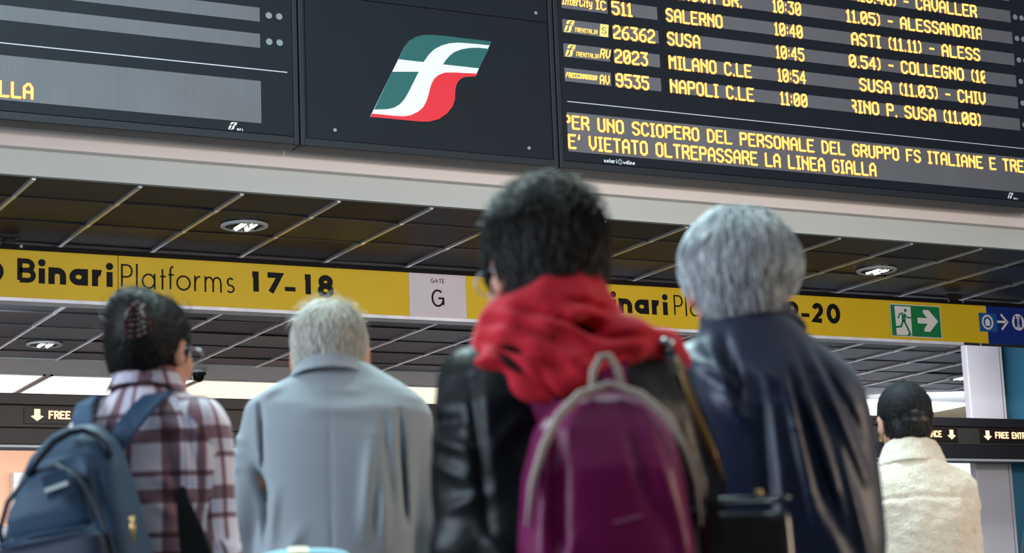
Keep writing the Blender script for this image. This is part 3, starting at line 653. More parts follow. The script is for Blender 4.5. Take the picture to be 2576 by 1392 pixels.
lathe(MB(), (x, y, z), [(.072, -.028), (.072, -.045), (.05, -.058), (.045, -.058)]).build('housing_ring', MT['gate2'], dc, True)
lathe(MB(), (x, y, z), [(.056, -.055), (.054, -.072), (.046, -.09), (.03, -.104), (.012, -.111), (.001, -.112)]).build('dome', mat('dome_black', (8, 8, 10), .08), dc, True)
# ------------------------------------------------------------------ soft bodies: distance fields turned into one mesh
def smin(a, b, k):
    if k <= 0: return np.minimum(a, b)
    h = np.clip(0.5+0.5*(b-a)/k, 0, 1); return b+(a-b)*h-k*h*(1-h)
def smax(a, b, k): return -smin(-a, -b, k)
def rotz(a): c, s = math.cos(a), math.sin(a); return np.array([[c, -s, 0], [s, c, 0], [0, 0, 1.]])
def rotx(a): c, s = math.cos(a), math.sin(a); return np.array([[1, 0, 0], [0, c, -s], [0, s, c.real]])
def roty(a): c, s = math.cos(a), math.sin(a); return np.array([[c, 0, s], [0, 1, 0], [-s, 0, c]])
class Cone:
    def __init__(s, a, b, ra, rb, k=.02, fl=(1, 1, 1)): s.a = np.array(a, float); s.b = np.array(b, float); s.ra, s.rb, s.k, s.fl = ra, rb, k, np.array(fl, float)
    def box(s): r = max(s.ra, s.rb)/s.fl.min(); return np.minimum(s.a, s.b)-r, np.maximum(s.a, s.b)+r
    def d(s, x, y, z):
        fx, fy, fz = s.fl; bx, by, bz = (s.b-s.a)*s.fl; px = (x-s.a[0])*fx; py = (y-s.a[1])*fy; pz = (z-s.a[2])*fz
        L = max(bx*bx+by*by+bz*bz, 1e-9); t = np.clip((px*bx+py*by+pz*bz)/L, 0, 1)
        return (np.sqrt((px-bx*t)**2+(py-by*t)**2+(pz-bz*t)**2)-(s.ra+(s.rb-s.ra)*t))/max(s.fl.max(), 1)
class Ell:
    def __init__(s, c, r, k=.02, R=None): s.c = np.array(c, float); s.r = np.array(r, float); s.k = k; s.R = R
    def box(s): m = s.r.max() if s.R is not None else s.r; return s.c-m, s.c+m
    def d(s, x, y, z):
        x = x-s.c[0]; y = y-s.c[1]; z = z-s.c[2]
        if s.R is not None:
            R = s.R.T; x, y, z = R[0, 0]*x+R[0, 1]*y+R[0, 2]*z, R[1, 0]*x+R[1, 1]*y+R[1, 2]*z, R[2, 0]*x+R[2, 1]*y+R[2, 2]*z
        a, b, c = s.r; q = np.sqrt((x/a)**2+(y/b)**2+(z/c)**2); g = np.sqrt((x/a/a)**2+(y/b/b)**2+(z/c/c)**2)+1e-9
        return q*(q-1)/g
class Loft:                                 # stacked rounded sections: rows (z, cx, cy, half width, half depth), turned by rz about the z axis
    def __init__(s, rows, k=.03, p=2.3, rz=0., c0=(0, 0)):
        s.t = np.array(rows, float); s.k = k; s.p = p; s.rz = rz; s.c0 = c0
    def box(s):
        m = max(s.t[:, 3].max(), s.t[:, 4].max())+np.abs(s.t[:, 1:3]).max(); return np.array([s.c0[0]-m, s.c0[1]-m, s.t[0, 0]]), np.array([s.c0[0]+m, s.c0[1]+m, s.t[-1, 0]])
    def d(s, x, y, z):
        c, sn = math.cos(s.rz), math.sin(s.rz); X = x-s.c0[0]; Y = y-s.c0[1]; x, y = c*X+sn*Y, -sn*X+c*Y
        t = s.t; I = lambda k: np.interp(z, t[:, 0], t[:, k])
        hw, hd = I(3), I(4); q = (np.abs((x-I(1))/hw)**s.p+np.abs((y-I(2))/hd)**s.p)**(1/s.p)
        d = (q-1)*np.minimum(hw, hd)
        return smax(smax(d, t[0, 0]-z, .02), z-t[-1, 0], .02)
class Band:                                 # standing collar or hem: a thin flaring ring about an upright axis, cut by slanted planes
    def __init__(s, c, z0, z1, r0, r1, th=.004, k=.006, tilt=0., sq=1., lean=(0, 0), gap=None):
        s.c = np.array(c, float); s.z0, s.z1, s.r0, s.r1, s.th, s.k, s.tilt, s.sq, s.lean, s.gap = z0, z1, r0, r1, th, k, tilt, sq, lean, gap
    def box(s): r = max(s.r0, s.r1)*1.3+abs(s.lean[0])*.1+.02; t = abs(s.tilt)*r; return np.array([s.c[0]-r, s.c[1]-r, s.z0-t-.01]), np.array([s.c[0]+r, s.c[1]+r, s.z1+t+.01])
    def d(s, x, y, z):
        zz = z-s.tilt*(y-s.c[1]); t = np.clip((zz-s.z0)/(s.z1-s.z0), -.2, 1.2)
        X = x-s.c[0]-s.lean[0]*(zz-s.z0); Y = (y-s.c[1]-s.lean[1]*(zz-s.z0))*s.sq; r = np.sqrt(X*X+Y*Y)
        d = np.abs(r-(s.r0+(s.r1-s.r0)*t))-s.th
        d = smax(smax(d, s.z0-zz, .003), zz-s.z1, .003)
        if s.gap is not None: d = np.where((Y > 0) & (np.abs(X) < s.gap), np.maximum(d, s.gap-np.abs(X)), d)
        return d
class Tr:                                   # a primitive seen through a rotation about a pivot
    def __init__(s, prim, R, piv, sc=1.0): s.p = prim; s.R = R; s.piv = np.array(piv, float); s.k = prim.k; s.sc = sc
    def box(s):
        a, b = s.p.box(); c = np.array([[x, y, z] for x in (a[0], b[0]) for y in (a[1], b[1]) for z in (a[2], b[2])]); c = (c*s.sc)@s.R.T+s.piv; return c.min(0), c.max(0)
    def d(s, x, y, z):
        X = x-s.piv[0]; Y = y-s.piv[1]; Z = z-s.piv[2]; R = s.R.T/s.sc
        return s.p.d(R[0, 0]*X+R[0, 1]*Y+R[0, 2]*Z, R[1, 0]*X+R[1, 1]*Y+R[1, 2]*Z, R[2, 0]*X+R[2, 1]*Y+R[2, 2]*Z)*s.sc
class Field:
    def __init__(s): s.ops = []; s.disp = []
    def add(s, *ps):
        for p in ps: s.ops.append(('+', p))
        return s
    def cut(s, *ps):
        for p in ps: s.ops.append(('-', p))
        return s
    def fold(s, x0, z0, x1, z1, w, amp, back=True, y=0.0): s.disp.append(('f', x0, z0, x1, z1, w, amp, back, y)); return s
    def noise(s, amp, fx, fy, fz, seed=0): s.disp.append(('n', amp, fx, fy, fz, seed)); return s
    def _disp(s, F, x, y, z):
        for D in s.disp:
            if D[0] == 'f':
                _, x0, z0, x1, z1, w, amp, back, yy = D
                dx, dz = x1-x0, z1-z0; L = dx*dx+dz*dz; t = np.clip(((x-x0)*dx+(z-z0)*dz)/L, 0, 1)
                dd = (x-x0-dx*t)**2+(z-z0-dz*t)**2; e = amp*np.exp(-dd/(w*w))*np.sin(np.clip(t, .03, .97)*PI)**.5
                F = F-e*np.clip(((yy-y) if back else (y-yy))*40, 0, 1)
            else:
                _, amp, fx, fy, fz, seed = D; r = np.random.default_rng(seed); q = 0
                for i in range(7):
                    a = r.normal(size=3)*np.array([fx, fy, fz]); q = q+np.sin(a[0]*x+a[1]*y+a[2]*z+r.uniform(0, 6.28)+1.2*np.sin(a[2]*.6*x-a[0]*.5*z+i))
                F = F-amp*q/3.0
        return F
    def at(s, P):
        x, y, z = P[..., 0], P[..., 1], P[..., 2]; F = np.full(x.shape, 1.0)
        for o, p in s.ops: F = smin(F, p.d(x, y, z), p.k) if o == '+' else smax(F, -p.d(x, y, z), p.k)
        return F
    def grad(s, P, e=.002):
        g = np.stack([s.at(P+np.array(v)*e)-s.at(P-np.array(v)*e) for v in ((1, 0, 0), (0, 1, 0), (0, 0, 1))], -1)
        return g/(np.linalg.norm(g, axis=-1, keepdims=True)+1e-9)
    def mesh(s, xs, ys, zs, smooth=1):
        F = np.full((len(xs), len(ys), len(zs)), 1.0)
        for o, p in s.ops:
            a, b = p.box(); m = p.k+.03
            i0, i1 = np.searchsorted(xs, [a[0]-m, b[0]+m]); j0, j1 = np.searchsorted(ys, [a[1]-m, b[1]+m]); k0, k1 = np.searchsorted(zs, [a[2]-m, b[2]+m])
            if i1 <= i0 or j1 <= j0 or k1 <= k0: continue
            X = xs[i0:i1, None, None]; Y = ys[None, j0:j1, None]; Z = zs[None, None, k0:k1]
            S = F[i0:i1, j0:j1, k0:k1]; d = p.d(X, Y, Z)
            F[i0:i1, j0:j1, k0:k1] = smin(S, d, p.k) if o == '+' else smax(S, -d, p.k)
        if s.disp:
            near = np.abs(F) < .05; ii = np.nonzero(near); F[ii] = s._disp(F[ii], xs[ii[0]], ys[ii[1]], zs[ii[2]])
        F[0] = F[-1] = 1; F[:, 0] = F[:, -1] = 1; F[:, :, 0] = F[:, :, -1] = 1
        return nets(F, xs, ys, zs, smooth)
def nets(F, xs, ys, zs, smooth=1):
    ins = F < 0; c = ins[:-1, :-1, :-1].astype(np.int8)
    for a, b, e in ((1,0,0),(0,1,0),(0,0,1),(1,1,0),(1,0,1),(0,1,1),(1,1,1)):
        c = c+ins[a:ins.shape[0]-1+a, b:ins.shape[1]-1+b, e:ins.shape[2]-1+e]
    act = (c > 0) & (c < 8); I, J, K = np.nonzero(act); idx = np.full(act.shape, -1, np.int64); idx[I, J, K] = np.arange(len(I))
    V = np.zeros((len(I), 3)); cnt = np.zeros(len(I))
    C = [(0,0,0),(1,0,0),(0,1,0),(1,1,0),(0,0,1),(1,0,1),(0,1,1),(1,1,1)]
    for p, q in ((0,1),(2,3),(4,5),(6,7),(0,2),(1,3),(4,6),(5,7),(0,4),(1,5),(2,6),(3,7)):
        a, b = C[p], C[q]; fa = F[I+a[0], J+a[1], K+a[2]]; fb = F[I+b[0], J+b[1], K+b[2]]; m = (fa < 0) != (fb < 0)
        t = np.where(m, fa/np.where(m, fa-fb, 1), 0)
        pa = np.stack([xs[I+a[0]], ys[J+a[1]], zs[K+a[2]]], 1); pb = np.stack([xs[I+b[0]], ys[J+b[1]], zs[K+b[2]]], 1)
        V += np.where(m[:, None], pa+(pb-pa)*t[:, None], 0); cnt += m
    V /= cnt[:, None]
    Q = []
    for axn in range(3):
        sl0 = [slice(None)]*3; sl1 = [slice(None)]*3; sl0[axn] = slice(0, -1); sl1[axn] = slice(1, None)
        A = ins[tuple(sl0)]; B = ins[tuple(sl1)]; ch = A != B; o1, o2 = [(1, 2), (2, 0), (0, 1)][axn]
        ii = np.array(np.nonzero(ch)); ok = (ii[o1] > 0) & (ii[o2] > 0) & (ii[o1] < idx.shape[o1]) & (ii[o2] < idx.shape[o2]); ii = ii[:, ok]; fl = A[tuple(ii)]
        def g(d1, d2): q = ii.copy(); q[o1] -= d1; q[o2] -= d2; return idx[tuple(q)]
        q = np.stack([g(1, 1), g(0, 1), g(0, 0), g(1, 0)], 1); q[~fl] = q[~fl][:, ::-1]; Q.append(q)
    Q = np.concatenate(Q); Q = Q[(Q >= 0).all(1)]
    for _ in range(smooth):
        S = np.zeros_like(V); n = np.zeros(len(V))
        for a, b in ((0, 1), (1, 2), (2, 3), (3, 0)):
            np.add.at(S, Q[:, a], V[Q[:, b]]); np.add.at(n, Q[:, a], 1)
        V = V*.45+.55*S/np.maximum(n, 1)[:, None]
    return V, Q
def to_mesh(name, V, Q, mat_, parent, uv=None, smooth=True):
    me = bpy.data.meshes.new(name); n = Q.shape[1]
    me.vertices.add(len(V)); me.vertices.foreach_set('co', V.astype(np.float32).ravel())
    me.loops.add(len(Q)*n); me.loops.foreach_set('vertex_index', Q.astype(np.int32).ravel())
    me.polygons.add(len(Q)); me.polygons.foreach_set('loop_start', np.arange(0, len(Q)*n, n, dtype=np.int32))
    me.polygons.foreach_set('use_smooth', np.full(len(Q), smooth))
    if uv is not None:
        l = me.uv_layers.new(name='weave'); l.data.foreach_set('uv', uv.astype(np.float32).ravel())
    me.update(calc_edges=True); me.validate()
    me.materials.append(mat_); o = bpy.data.objects.new(name, me); COL.objects.link(o); o.parent = parent
    return o
def axis(lo, hi, step, fine=()):
    v = [lo]
    while v[-1] < hi:
        st = step
        for a, b, s in fine:
            if a <= v[-1] < b: st = min(st, s)
        v.append(v[-1]+st)
    return np.array(v)
def cloth(name, fld, mat_, parent, step=.008, smooth=1, uvf=None, lo=None, hi=None):
    step *= FINE
    bs = [p.box() for o, p in fld.ops if o == '+']
    a = np.min([b[0] for b in bs], 0)-.03 if lo is None else np.array(lo); b = np.max([b[1] for b in bs], 0)+.03 if hi is None else np.array(hi)
    V, Q = fld.mesh(np.arange(a[0], b[0], step), np.arange(a[1], b[1], step), np.arange(a[2], b[2], step), smooth)
    return to_mesh(name, V, Q, mat_, parent, uvf(V, Q) if uvf else None)

FINE = .9
SKIN = mat('skin', (205, 150, 125), 0.5, var=0.06, vscale=14, bump=.05, bscale=120); SKIN.node_tree.nodes['Principled BSDF'].inputs['Subsurface Weight'].default_value = .15
SKIN.node_tree.nodes['Principled BSDF'].inputs['Subsurface Radius'].default_value = (.02, .008, .004)
SKIN_RED = mat('skin_flushed', (214, 120, 100), 0.5, var=0.06, vscale=14, bump=.05, bscale=120)
EYE = mat('eye_white', (235, 232, 228), .15); IRIS = mat('iris', (52, 34, 22), .2)

def head_prims(R, piv, sc=1.0, female=False):
    T = lambda p: Tr(p, R, piv, sc); E_, K_ = Ell, Cone; L = []
    L += [E_((0, -.012, .030), (.076, .096, .088), .02), E_((0, .030, -.030), (.060, .060, .080), .03), E_((0, .0, .055), (.070, .080, .062), .02)]
    for s in (-1, 1):
        L += [K_((s*.050, .0, -.055), (s*.014, .072, -.098), .020, .017, .02), E_((s*.036, .062, -.032), (.022, .020, .022), .02),
              Ell((s*.085, -.010, -.006), (.0075, .020, .033), .006, rotz(s*-.42)@rotx(-.2)), E_((s*.079, .0, -.030), (.006, .009, .011), .005)]
    L += [E_((0, .074, -.100), (.020, .016, .016), .02), K_((0, .088, .006), (0, .108, -.034), .008, .011, .012), E_((0.010, .098, -.038), (.008, .009, .007), .006), E_((-.010, .098, -.038), (.008, .009, .007), .006),
          E_((0, .074, .024), (.048, .016, .010), .015), E_((0, .087, -.061), (.023, .010, .0055), .005), E_((0, .085, -.072), (.019, .010, .007), .005)]
    cuts = [T(E_((s*.031, .098, -.002), (.019, .014, .013), .012)) for s in (-1, 1)]+[T(E_((s*.089, .004, -.004), (.006, .009, .016), .004)) for s in (-1, 1)]
    return [T(p) for p in L], cuts
def eyes(R, piv, sc, par):
    for s in (-1, 1):
        bm = bmesh.new(); bmesh.ops.create_uvsphere(bm, u_segments=14, v_segments=10, radius=.0125*sc)
        c = np.array([s*.031, .078, -.002])*sc@R.T+np.array(piv)
        me = bpy.data.meshes.new('eye'); bm.to_mesh(me); bm.free(); o = link('eye', me, EYE, par, tuple(c), True)
        me.materials.append(IRIS); f = R@np.array([0, 1, 0])
        for p in me.polygons:
            if Vector(p.center).normalized().dot(Vector(f)) > .90: p.material_index = 1
def hand_prims(W, s, dirn=(0, .12, -1), curl=.35):
    d = np.array(dirn, float); d /= np.linalg.norm(d); ins = np.array([-s, 0, 0.]); ins -= d*ins.dot(d); ins /= np.linalg.norm(ins); fw = np.cross(d, ins)*1.0
    if fw[1] < 0: fw = -fw
    W = np.array(W, float); L = [Cone(W, W+d*.03, .026, .026, .02), Ell(W+d*.055, (.016, .038, .048), .015)]
    for i, (off, ln) in enumerate(((.030, .072), (.011, .080), (-.009, .074), (-.028, .058))):
        a = W+d*.088+fw*off; b = a+(d*math.cos(curl*.5)+ins*math.sin(curl*.5))*ln*.5; c = b+(d*math.cos(curl*1.6)+ins*math.sin(curl*1.6))*ln*.5
        L += [Cone(a-d*.015, b, .0092, .0085, .004), Cone(b, c, .0085, .0068, .003)]
    a = W+d*.035+fw*.026; b = a+(d*.7+fw*.6+ins*.3)*.038; c = b+(d*.9+fw*.25+ins*.3)*.030
    L += [Cone(a, b, .014, .011, .008), Cone(b, c, .011, .0085, .004)]
    return L

# joints are given in the figure's own frame: x to the right, y the way the viewer looks at the figure's back, z up
def figure(J, par, skin=SKIN):
    H = J['head']; R = rotz(-J.get('turn', 0))@rotx(J.get('nod', 0))@roty(J.get('tilt', 0)); sc = J.get('hs', 1.0)
    hp, cuts = head_prims(R, H, sc); F = Field(); F.add(*hp)
    for c in cuts: F.cut(c)
    nb = np.array(J['neck']); F.add(Cone(np.array(H)+R@np.array([0, -.018, -.050]), nb, .050*sc, .056, .02))
    F.add(Cone(nb, nb+np.array([0, 0, -.08]), .058, .085, .04))
    t = J['torso']; F.add(Loft([(z, cx, cy, hw*.86, hd*.80) for z, cx, cy, hw, hd in t if z < nb[2]-.02], .04, 2.3, J['rz'], J['c0']))
    fine_z = [(H[2]-.16, H[2]+.15, .0055)]; fine_x = [(H[0]-.11, H[0]+.11, .0055)]; fine_y = [(H[1]-.13, H[1]+.14, .0055)]
    for s, S, E_, W_ in ((-1, J['shL'], J['elL'], J['wrL']), (1, J['shR'], J['elR'], J['wrR'])):
        q = J.get('k', 1.0); F.add(Cone(S, E_, .040*q, .032*q, .03), Cone(E_, W_, .032*q, .024*q, .015)); F.add(*hand_prims(W_, s, J.get('hdir', (0, .12, -1))))
        fine_z.append((W_[2]-.19, W_[2]-.05, .006)); fine_x.append((W_[0]-.045, W_[0]+.045, .006)); fine_y.append((W_[1]-.06, W_[1]+.10, .006))
    k = J.get('k', 1.0)
    for s in (-1, 1):
        hip = J['hip']; a = (hip[0]+s*.085*k, hip[1], hip[2]-.04); kn = (hip[0]+s*.10*k, hip[1]+.015, hip[2]*.53); an = (hip[0]+s*.11*k, hip[1]-.02, .09)
        F.add(Cone(a, kn, .080*k, .052*k, .03), Cone(kn, an, .052*k, .036*k, .02), Cone((an[0], an[1]-.02, .045), (an[0]+s*.02, an[1]+.15, .035), .030, .026, .02))
    F.add(Ell((J['hip'][0], J['hip'][1], J['hip'][2]), (.15*k, .105*k, .11*k), .04))
    xs = axis(min(J['wrL'][0], J['elL'][0])-.09, max(J['wrR'][0], J['elR'][0])+.09, .014, fine_x); ys = axis(-.30, .34, .014, fine_y); zs = axis(-.01, H[2]+.16, .014, fine_z)
    V, Q = F.mesh(xs, ys, zs, 1); o = to_mesh('body', V, Q, skin, par); eyes(R, H, sc, o)
    return o, R, F
def trousers(J, par, m):
    F = Field(); h = J['hip']; k = J.get('k', 1.0); F.add(Loft([(h[2]-.14*k, h[0], h[1], .165*k, .115*k), (h[2]+.02*k, h[0], h[1], .165*k, .115*k), (h[2]+.14*k, h[0], h[1], .145*k, .10*k)], .02, 2.4, J['rz'], (0, 0)))
    for s in (-1, 1):
        a = (h[0]+s*.085*k, h[1], h[2]-.05); kn = (h[0]+s*.10*k, h[1]+.015, h[2]*.53); an = (h[0]+s*.11*k, h[1]-.02, .08)
        F.add(Cone(a, kn, .098*k, .070*k, .03), Cone(kn, an, .070*k, .062*k, .02))
    F.noise(.0035, 22, 22, 9, 3)
    o = cloth('trousers', F, m, par, .012, 1, lo=(h[0]-.26, h[1]-.22, .045), hi=(h[0]+.26, h[1]+.22, h[2]+.17))
    for s in (-1, 1):
        ax_, ay = h[0]+s*.11*k, h[1]-.02; G = Field(); G.add(Cone((ax_, ay-.03, .045), (ax_+s*.02, ay+.17, .035), .042, .036, .02), Cone((ax_, ay, .09), (ax_, ay-.01, .05), .046, .044, .02))
        G.cut(Ell((ax_, ay, -.5), (2, 2, .502), .002)); cloth('shoe', G, SHOE, par, .010, 1, lo=(ax_-.1, ay-.11, -.012), hi=(ax_+.12, ay+.25, .13))
SHOE = mat('shoe_leather', (26, 24, 24), .35)
def sleeve(F, S, E_, W_, r=(.074, .062, .052), k=.03):
    F.add(Cone(S, E_, r[0], r[1], k), Cone(E_, W_, r[1], r[2], .02))

def strands(name, F, cap, mat_, par, n, length, rad, centre, comb, lift=.010, jit=.25, droop=.0, seg=5, seed=1, surf=0.0, region=None, curl=0.0):
    """fine locks laid over the head: roots on the skin of the cap, combed along comb(p, normal)"""
    r = np.random.default_rng(seed); V, Q = cap
    tri = V[Q].mean(1)
    if region is not None: tri = tri[region(tri)]
    P = tri[r.integers(0, len(tri), n)]+r.normal(size=(n, 3))*.003
    P = P-F.at(P)[:, None]*F.grad(P)
    pts = [P]; Ls = length*(r.uniform(.6, 1.25, n))
    jd = r.normal(size=(n, 3))*jit; base = lift*r.uniform(.3, 1.2, n)
    for i in range(seg):
        Nn = F.grad(P); d = comb(P)+jd+r.normal(size=(n, 3))*curl; d = d-Nn*(d*Nn).sum(1)[:, None]; d /= np.linalg.norm(d, axis=1)[:, None]+1e-9
        P2 = P+d*(Ls/seg)[:, None]; h = surf+base*math.sin(min(1, (i+1)/seg*1.15)*PI*.62)
        dist = F.at(P2); over = dist-h
        P2 = P2-F.grad(P2)*np.maximum(over, -.01)[:, None]*np.where(over > 0, .75, 1)[:, None]
        P2[:, 2] -= droop*Ls/seg*i*.3
        pts.append(P2); P = P2
    pts = np.stack(pts, 1); m = seg+1; rr = rad*np.array([1.0, 1.1, 1.05, .9, .65, .25, .1, .1])[:m][None, :]*r.uniform(.6, 1.3, n)[:, None]
    T = np.gradient(pts, axis=1); T /= np.linalg.norm(T, axis=2, keepdims=True)+1e-9
    A = np.cross(T, np.array([.31, .42, .85])); A /= np.linalg.norm(A, axis=2, keepdims=True)+1e-9; B = np.cross(T, A)
    ring = np.stack([pts+(A*math.cos(a)+B*math.sin(a))*rr[..., None] for a in (0, 2.094, 4.189)], 2)
    VV = ring.reshape(-1, 3); b = (np.arange(n)[:, None]*m+np.arange(seg)[None, :])*3
    QQ = np.concatenate([np.stack([b+k, b+(k+1) % 3, b+3+(k+1) % 3, b+3+k], -1).reshape(-1, 4) for k in range(3)])
    me = to_mesh(name, VV, QQ, mat_, par)
    ca = me.data.attributes.new('tone', 'FLOAT', 'POINT'); ca.data.foreach_set('value', np.repeat(r.uniform(0, 1, n), m*3).astype(np.float32))
    me['kind'] = 'stuff'
    return me
def hair_mat(name, dark, light, rough=.45, sheen=0.0):
    m = mat(name, dark, rough); nt = m.node_tree; N = nt.nodes; L = nt.links; b = N['Principled BSDF']
    a = N.new('ShaderNodeAttribute'); a.attribute_name = 'tone'; mx = N.new('ShaderNodeMix'); mx.data_type = 'RGBA'
    mx.inputs[6].default_value = lin(dark); mx.inputs[7].default_value = lin(light); L.new(a.outputs['Fac'], mx.inputs[0]); L.new(mx.outputs[2], b.inputs['Base Color'])
    b.inputs['Sheen Weight'].default_value = sheen
    return m
def person(loc, label, rz=-YAW, name='person', group=None):
    return empty(name, (loc[0], loc[1], 0), label, 'person', group, rz=rz)
def headframe(R, H, sc=1.0):
    R = np.array(R); H = np.array(H); return lambda p: tuple(R@(np.array(p)*sc)+H)
# ------------------------------------------------------------------ people, seen from behind; the figure frame looks along the view direction
FH = np.array([math.sin(YAW), math.cos(YAW), 0]); RH = np.array([math.cos(YAW), -math.sin(YAW), 0])
def px_sz(u, v, D): r = ray(u, v); p = r*D/(r@FH); return float(p@RH), float(p[2])+ZC
class Fr:                                   # figure frame: D metres away along the floor, centred where a pixel column meets that distance
    def __init__(s, u, v, D): s.D = D; s.s0 = px_sz(u, v, D)[0]; s.o = FH*D+RH*s.s0
    def p(s, u, v, y): a, z = px_sz(u, v, s.D+y); return (a-s.s0, y, z)
def hair_cap(T, th, low=-.07, face=(.062, .085, .115), fy=.105, ears=True, ec=1.0, extra=(), top=0., k=.012, faceZ=-.035):
    F = Field(); F.add(T(Ell((0, -.014, .034+top/2), (.078+th, .097+th, .090+th+top/2), .02)), T(Ell((0, -.045, -.02), (.064+th, .055+th, .055), .02)))
    for e in extra: F.add(T(e))
    F.cut(T(Ell((0, fy+.01, faceZ), np.array(face), k)), T(Ell((0, .02, low-.115), (.2, .2, .10), .008)), T(Ell((0, .10, -.07), (.2, .075, .085), .008)))
    if ears:
        for s in (-1, 1): F.cut(T(Ell((s*.090, .004, -.016), np.array((.022, .022, .036))*ec, .006)))
    return F
def field_cap(F, H, step=.0055, r=.17):
    return F.mesh(np.arange(H[0]-r, H[0]+r, step), np.arange(H[1]-r, H[1]+r, step), np.arange(H[2]-r, H[2]+r, step), 1)
def nolow(H, xw, dz): return lambda t: ~((np.abs(t[:, 0]-H[0]) > xw) & (t[:, 2] < H[2]+dz))
def crown_comb(T0, crown, down=.5, side=0.0):
    c = np.array(T0(crown))
    def f(P):
        d = P-c; n = np.linalg.norm(d, axis=1)[:, None]+1e-6; d = d/n; d[:, 2] -= down*np.clip(n[:, 0]/.1, 0, 1.5); d[:, 0] += side; return d
    return f
def spectacles(T0, par, mt, sc=1.0):
    m = MB(); par_off = parent_loc(par)
    for s in (-1, 1):
        ring = [T0((s*.034+.025*math.cos(a*PI/10), .108, -.004+.019*math.sin(a*PI/10))) for a in range(21)]
        m.tube([tuple(Vector(p)+par_off) for p in ring], .0018, 6, False)
        m.tube([tuple(Vector(T0(p))+par_off) for p in ((s*.060, .106, .002), (s*.080, .06, .004), (s*.086, .01, .006), (s*.086, -.012, -.006))], .0018, 6)
    m.tube([tuple(Vector(T0(p))+par_off) for p in ((-.009, .109, .0), (0, .112, .003), (.009, .109, .0))], .0018, 6)
    return m.build('spectacles', mt, par, True)
def wb(mb, name, m, par, smooth=True):      # builds a mesh whose points are already in the parent's own frame
    off = parent_loc(par); mb.v = [(v[0]+off[0], v[1]+off[1], v[2]+off[2]) for v in mb.v]; return mb.build(name, m, par, smooth)
METAL_G = mat('metal_frame', (190, 190, 200), .2, metal=.9)

# ===== woman in the plaid shirt
fr = Fr(370, 1100, 4.35); be = .42
W1 = person(fr.o, 'woman with clipped-up dark hair in a maroon and white plaid shirt')
J = dict(head=(.010, .02, 1.597), turn=.50, nod=.04, hs=.945, neck=(.0, .0, 1.50), rz=-be, c0=(0, 0), hip=(0, 0, .88),
         torso=[(.80, 0, 0, .185, .13), (.95, 0, 0, .170, .12), (1.12, 0, 0, .150, .11), (1.27, 0, 0, .163, .12), (1.37, 0, 0, .168, .115), (1.435, 0, 0, .150, .10), (1.475, 0, 0, .105, .08), (1.51, 0, 0, .062, .065)],
         shL=(-.118, .055, 1.425), elL=(-.165, .10, 1.15), wrL=(-.13, .24, 1.00), shR=(.115, -.055, 1.432), elR=(.140, -.050, 1.155), wrR=(.125, .09, .97))
body, R, BF = figure(J, W1); T0 = headframe(R, J['head'], J['hs']); TT = lambda p: Tr(p, R, J['head'], J['hs'])
trousers(J, W1, mat('dark_denim', (40, 48, 66), .8, bump=.2, bscale=300))
plaid = mat('plaid_cotton', (226, 222, 232), .75, bump=.10, bscale=260, sheen=.2)
def make_plaid(m):
    nt = m.node_tree; N = nt.nodes; L = nt.links; b = N['Principled BSDF']
    uv = N.new('ShaderNodeUVMap'); uv.uv_map = 'weave'; sp = N.new('ShaderNodeSeparateXYZ'); L.new(uv.outputs[0], sp.inputs[0])
    cols = []
    for k, out in enumerate(('X', 'Y')):
        mu = N.new('ShaderNodeMath'); mu.operation = 'MULTIPLY'; mu.inputs[1].default_value = 1/.125; L.new(sp.outputs[out], mu.inputs[0])
        fr_ = N.new('ShaderNodeMath'); fr_.operation = 'FRACT'; L.new(mu.outputs[0], fr_.inputs[0])
        cr = N.new('ShaderNodeValToRGB'); cr.color_ramp.interpolation = 'LINEAR'; e = cr.color_ramp.elements
        W_, Mr, Gy = lin((240, 234, 240)), lin((104, 26, 50)), lin((170, 178, 205))
        stops = [(0, W_), (.08, W_), (.10, Mr), (.32, Mr), (.34, W_), (.37, W_), (.38, Gy), (.41, Gy), (.42, W_), (.45, W_), (.46, Gy), (.48, Gy), (.49, W_), (.52, W_), (.54, Mr), (.62, Mr), (.64, W_), (1, W_)]
        e[0].position = 0; e[0].color = W_; e[1].position = 1; e[1].color = W_
        for p_, c_ in stops[1:-1]: x = e.new(p_); x.color = c_
        L.new(fr_.outputs[0], cr.inputs[0]); cols.append(cr)
    mx = N.new('ShaderNodeMix'); mx.data_type = 'RGBA'; mx.blend_type = 'MULTIPLY'; mx.inputs[0].default_value = 1
    g = []
    for cr in cols:
        q = N.new('ShaderNodeMix'); q.data_type = 'RGBA'; q.inputs[0].default_value = .16; L.new(cr.outputs[0], q.inputs[6]); q.inputs[7].default_value = lin((236, 232, 240)); g.append(q)
    L.new(g[0].outputs[2], mx.inputs[6]); L.new(g[1].outputs[2], mx.inputs[7]); L.new(mx.outputs[2], b.inputs['Base Color'])
make_plaid(plaid)
F = Field(); F.add(Loft([(z, a, b, hw+.012, hd+.016) for z, a, b, hw, hd in J['torso']], .03, 2.3, -be)); F.add(Cone((0, .0, 1.50), (0, 0, 1.44), .066, .11, .03))
sleeve(F, J['shL'], J['elL'], J['wrL'], (.060, .052, .042), .04); sleeve(F, J['shR'], J['elR'], J['wrR'], (.062, .056, .044), .04)
F.cut(Cone((.0, .004, 1.49), (.0, .012, 1.62), .052, .070, .008)); F.cut(Cone(J['wrR'], np.array(J['wrR'])+[0, .06, -.13], .034, .05, .006)); F.cut(Cone(J['wrL'], np.array(J['wrL'])+[0, .06, -.13], .034, .05, .006))
F.noise(.0045, 26, 26, 14, 11)
for a in ((.02, 1.43, .16, 1.40, .010, .006), (.10, 1.45, .13, 1.30, .010, -.008), (.03, 1.33, .13, 1.26, .012, .008), (.02, 1.27, .12, 1.22, .011, .007), (.13, 1.20, .20, 1.16, .010, .006), (.07, 1.40, .09, 1.22, .009, -.009)): F.fold(*a)
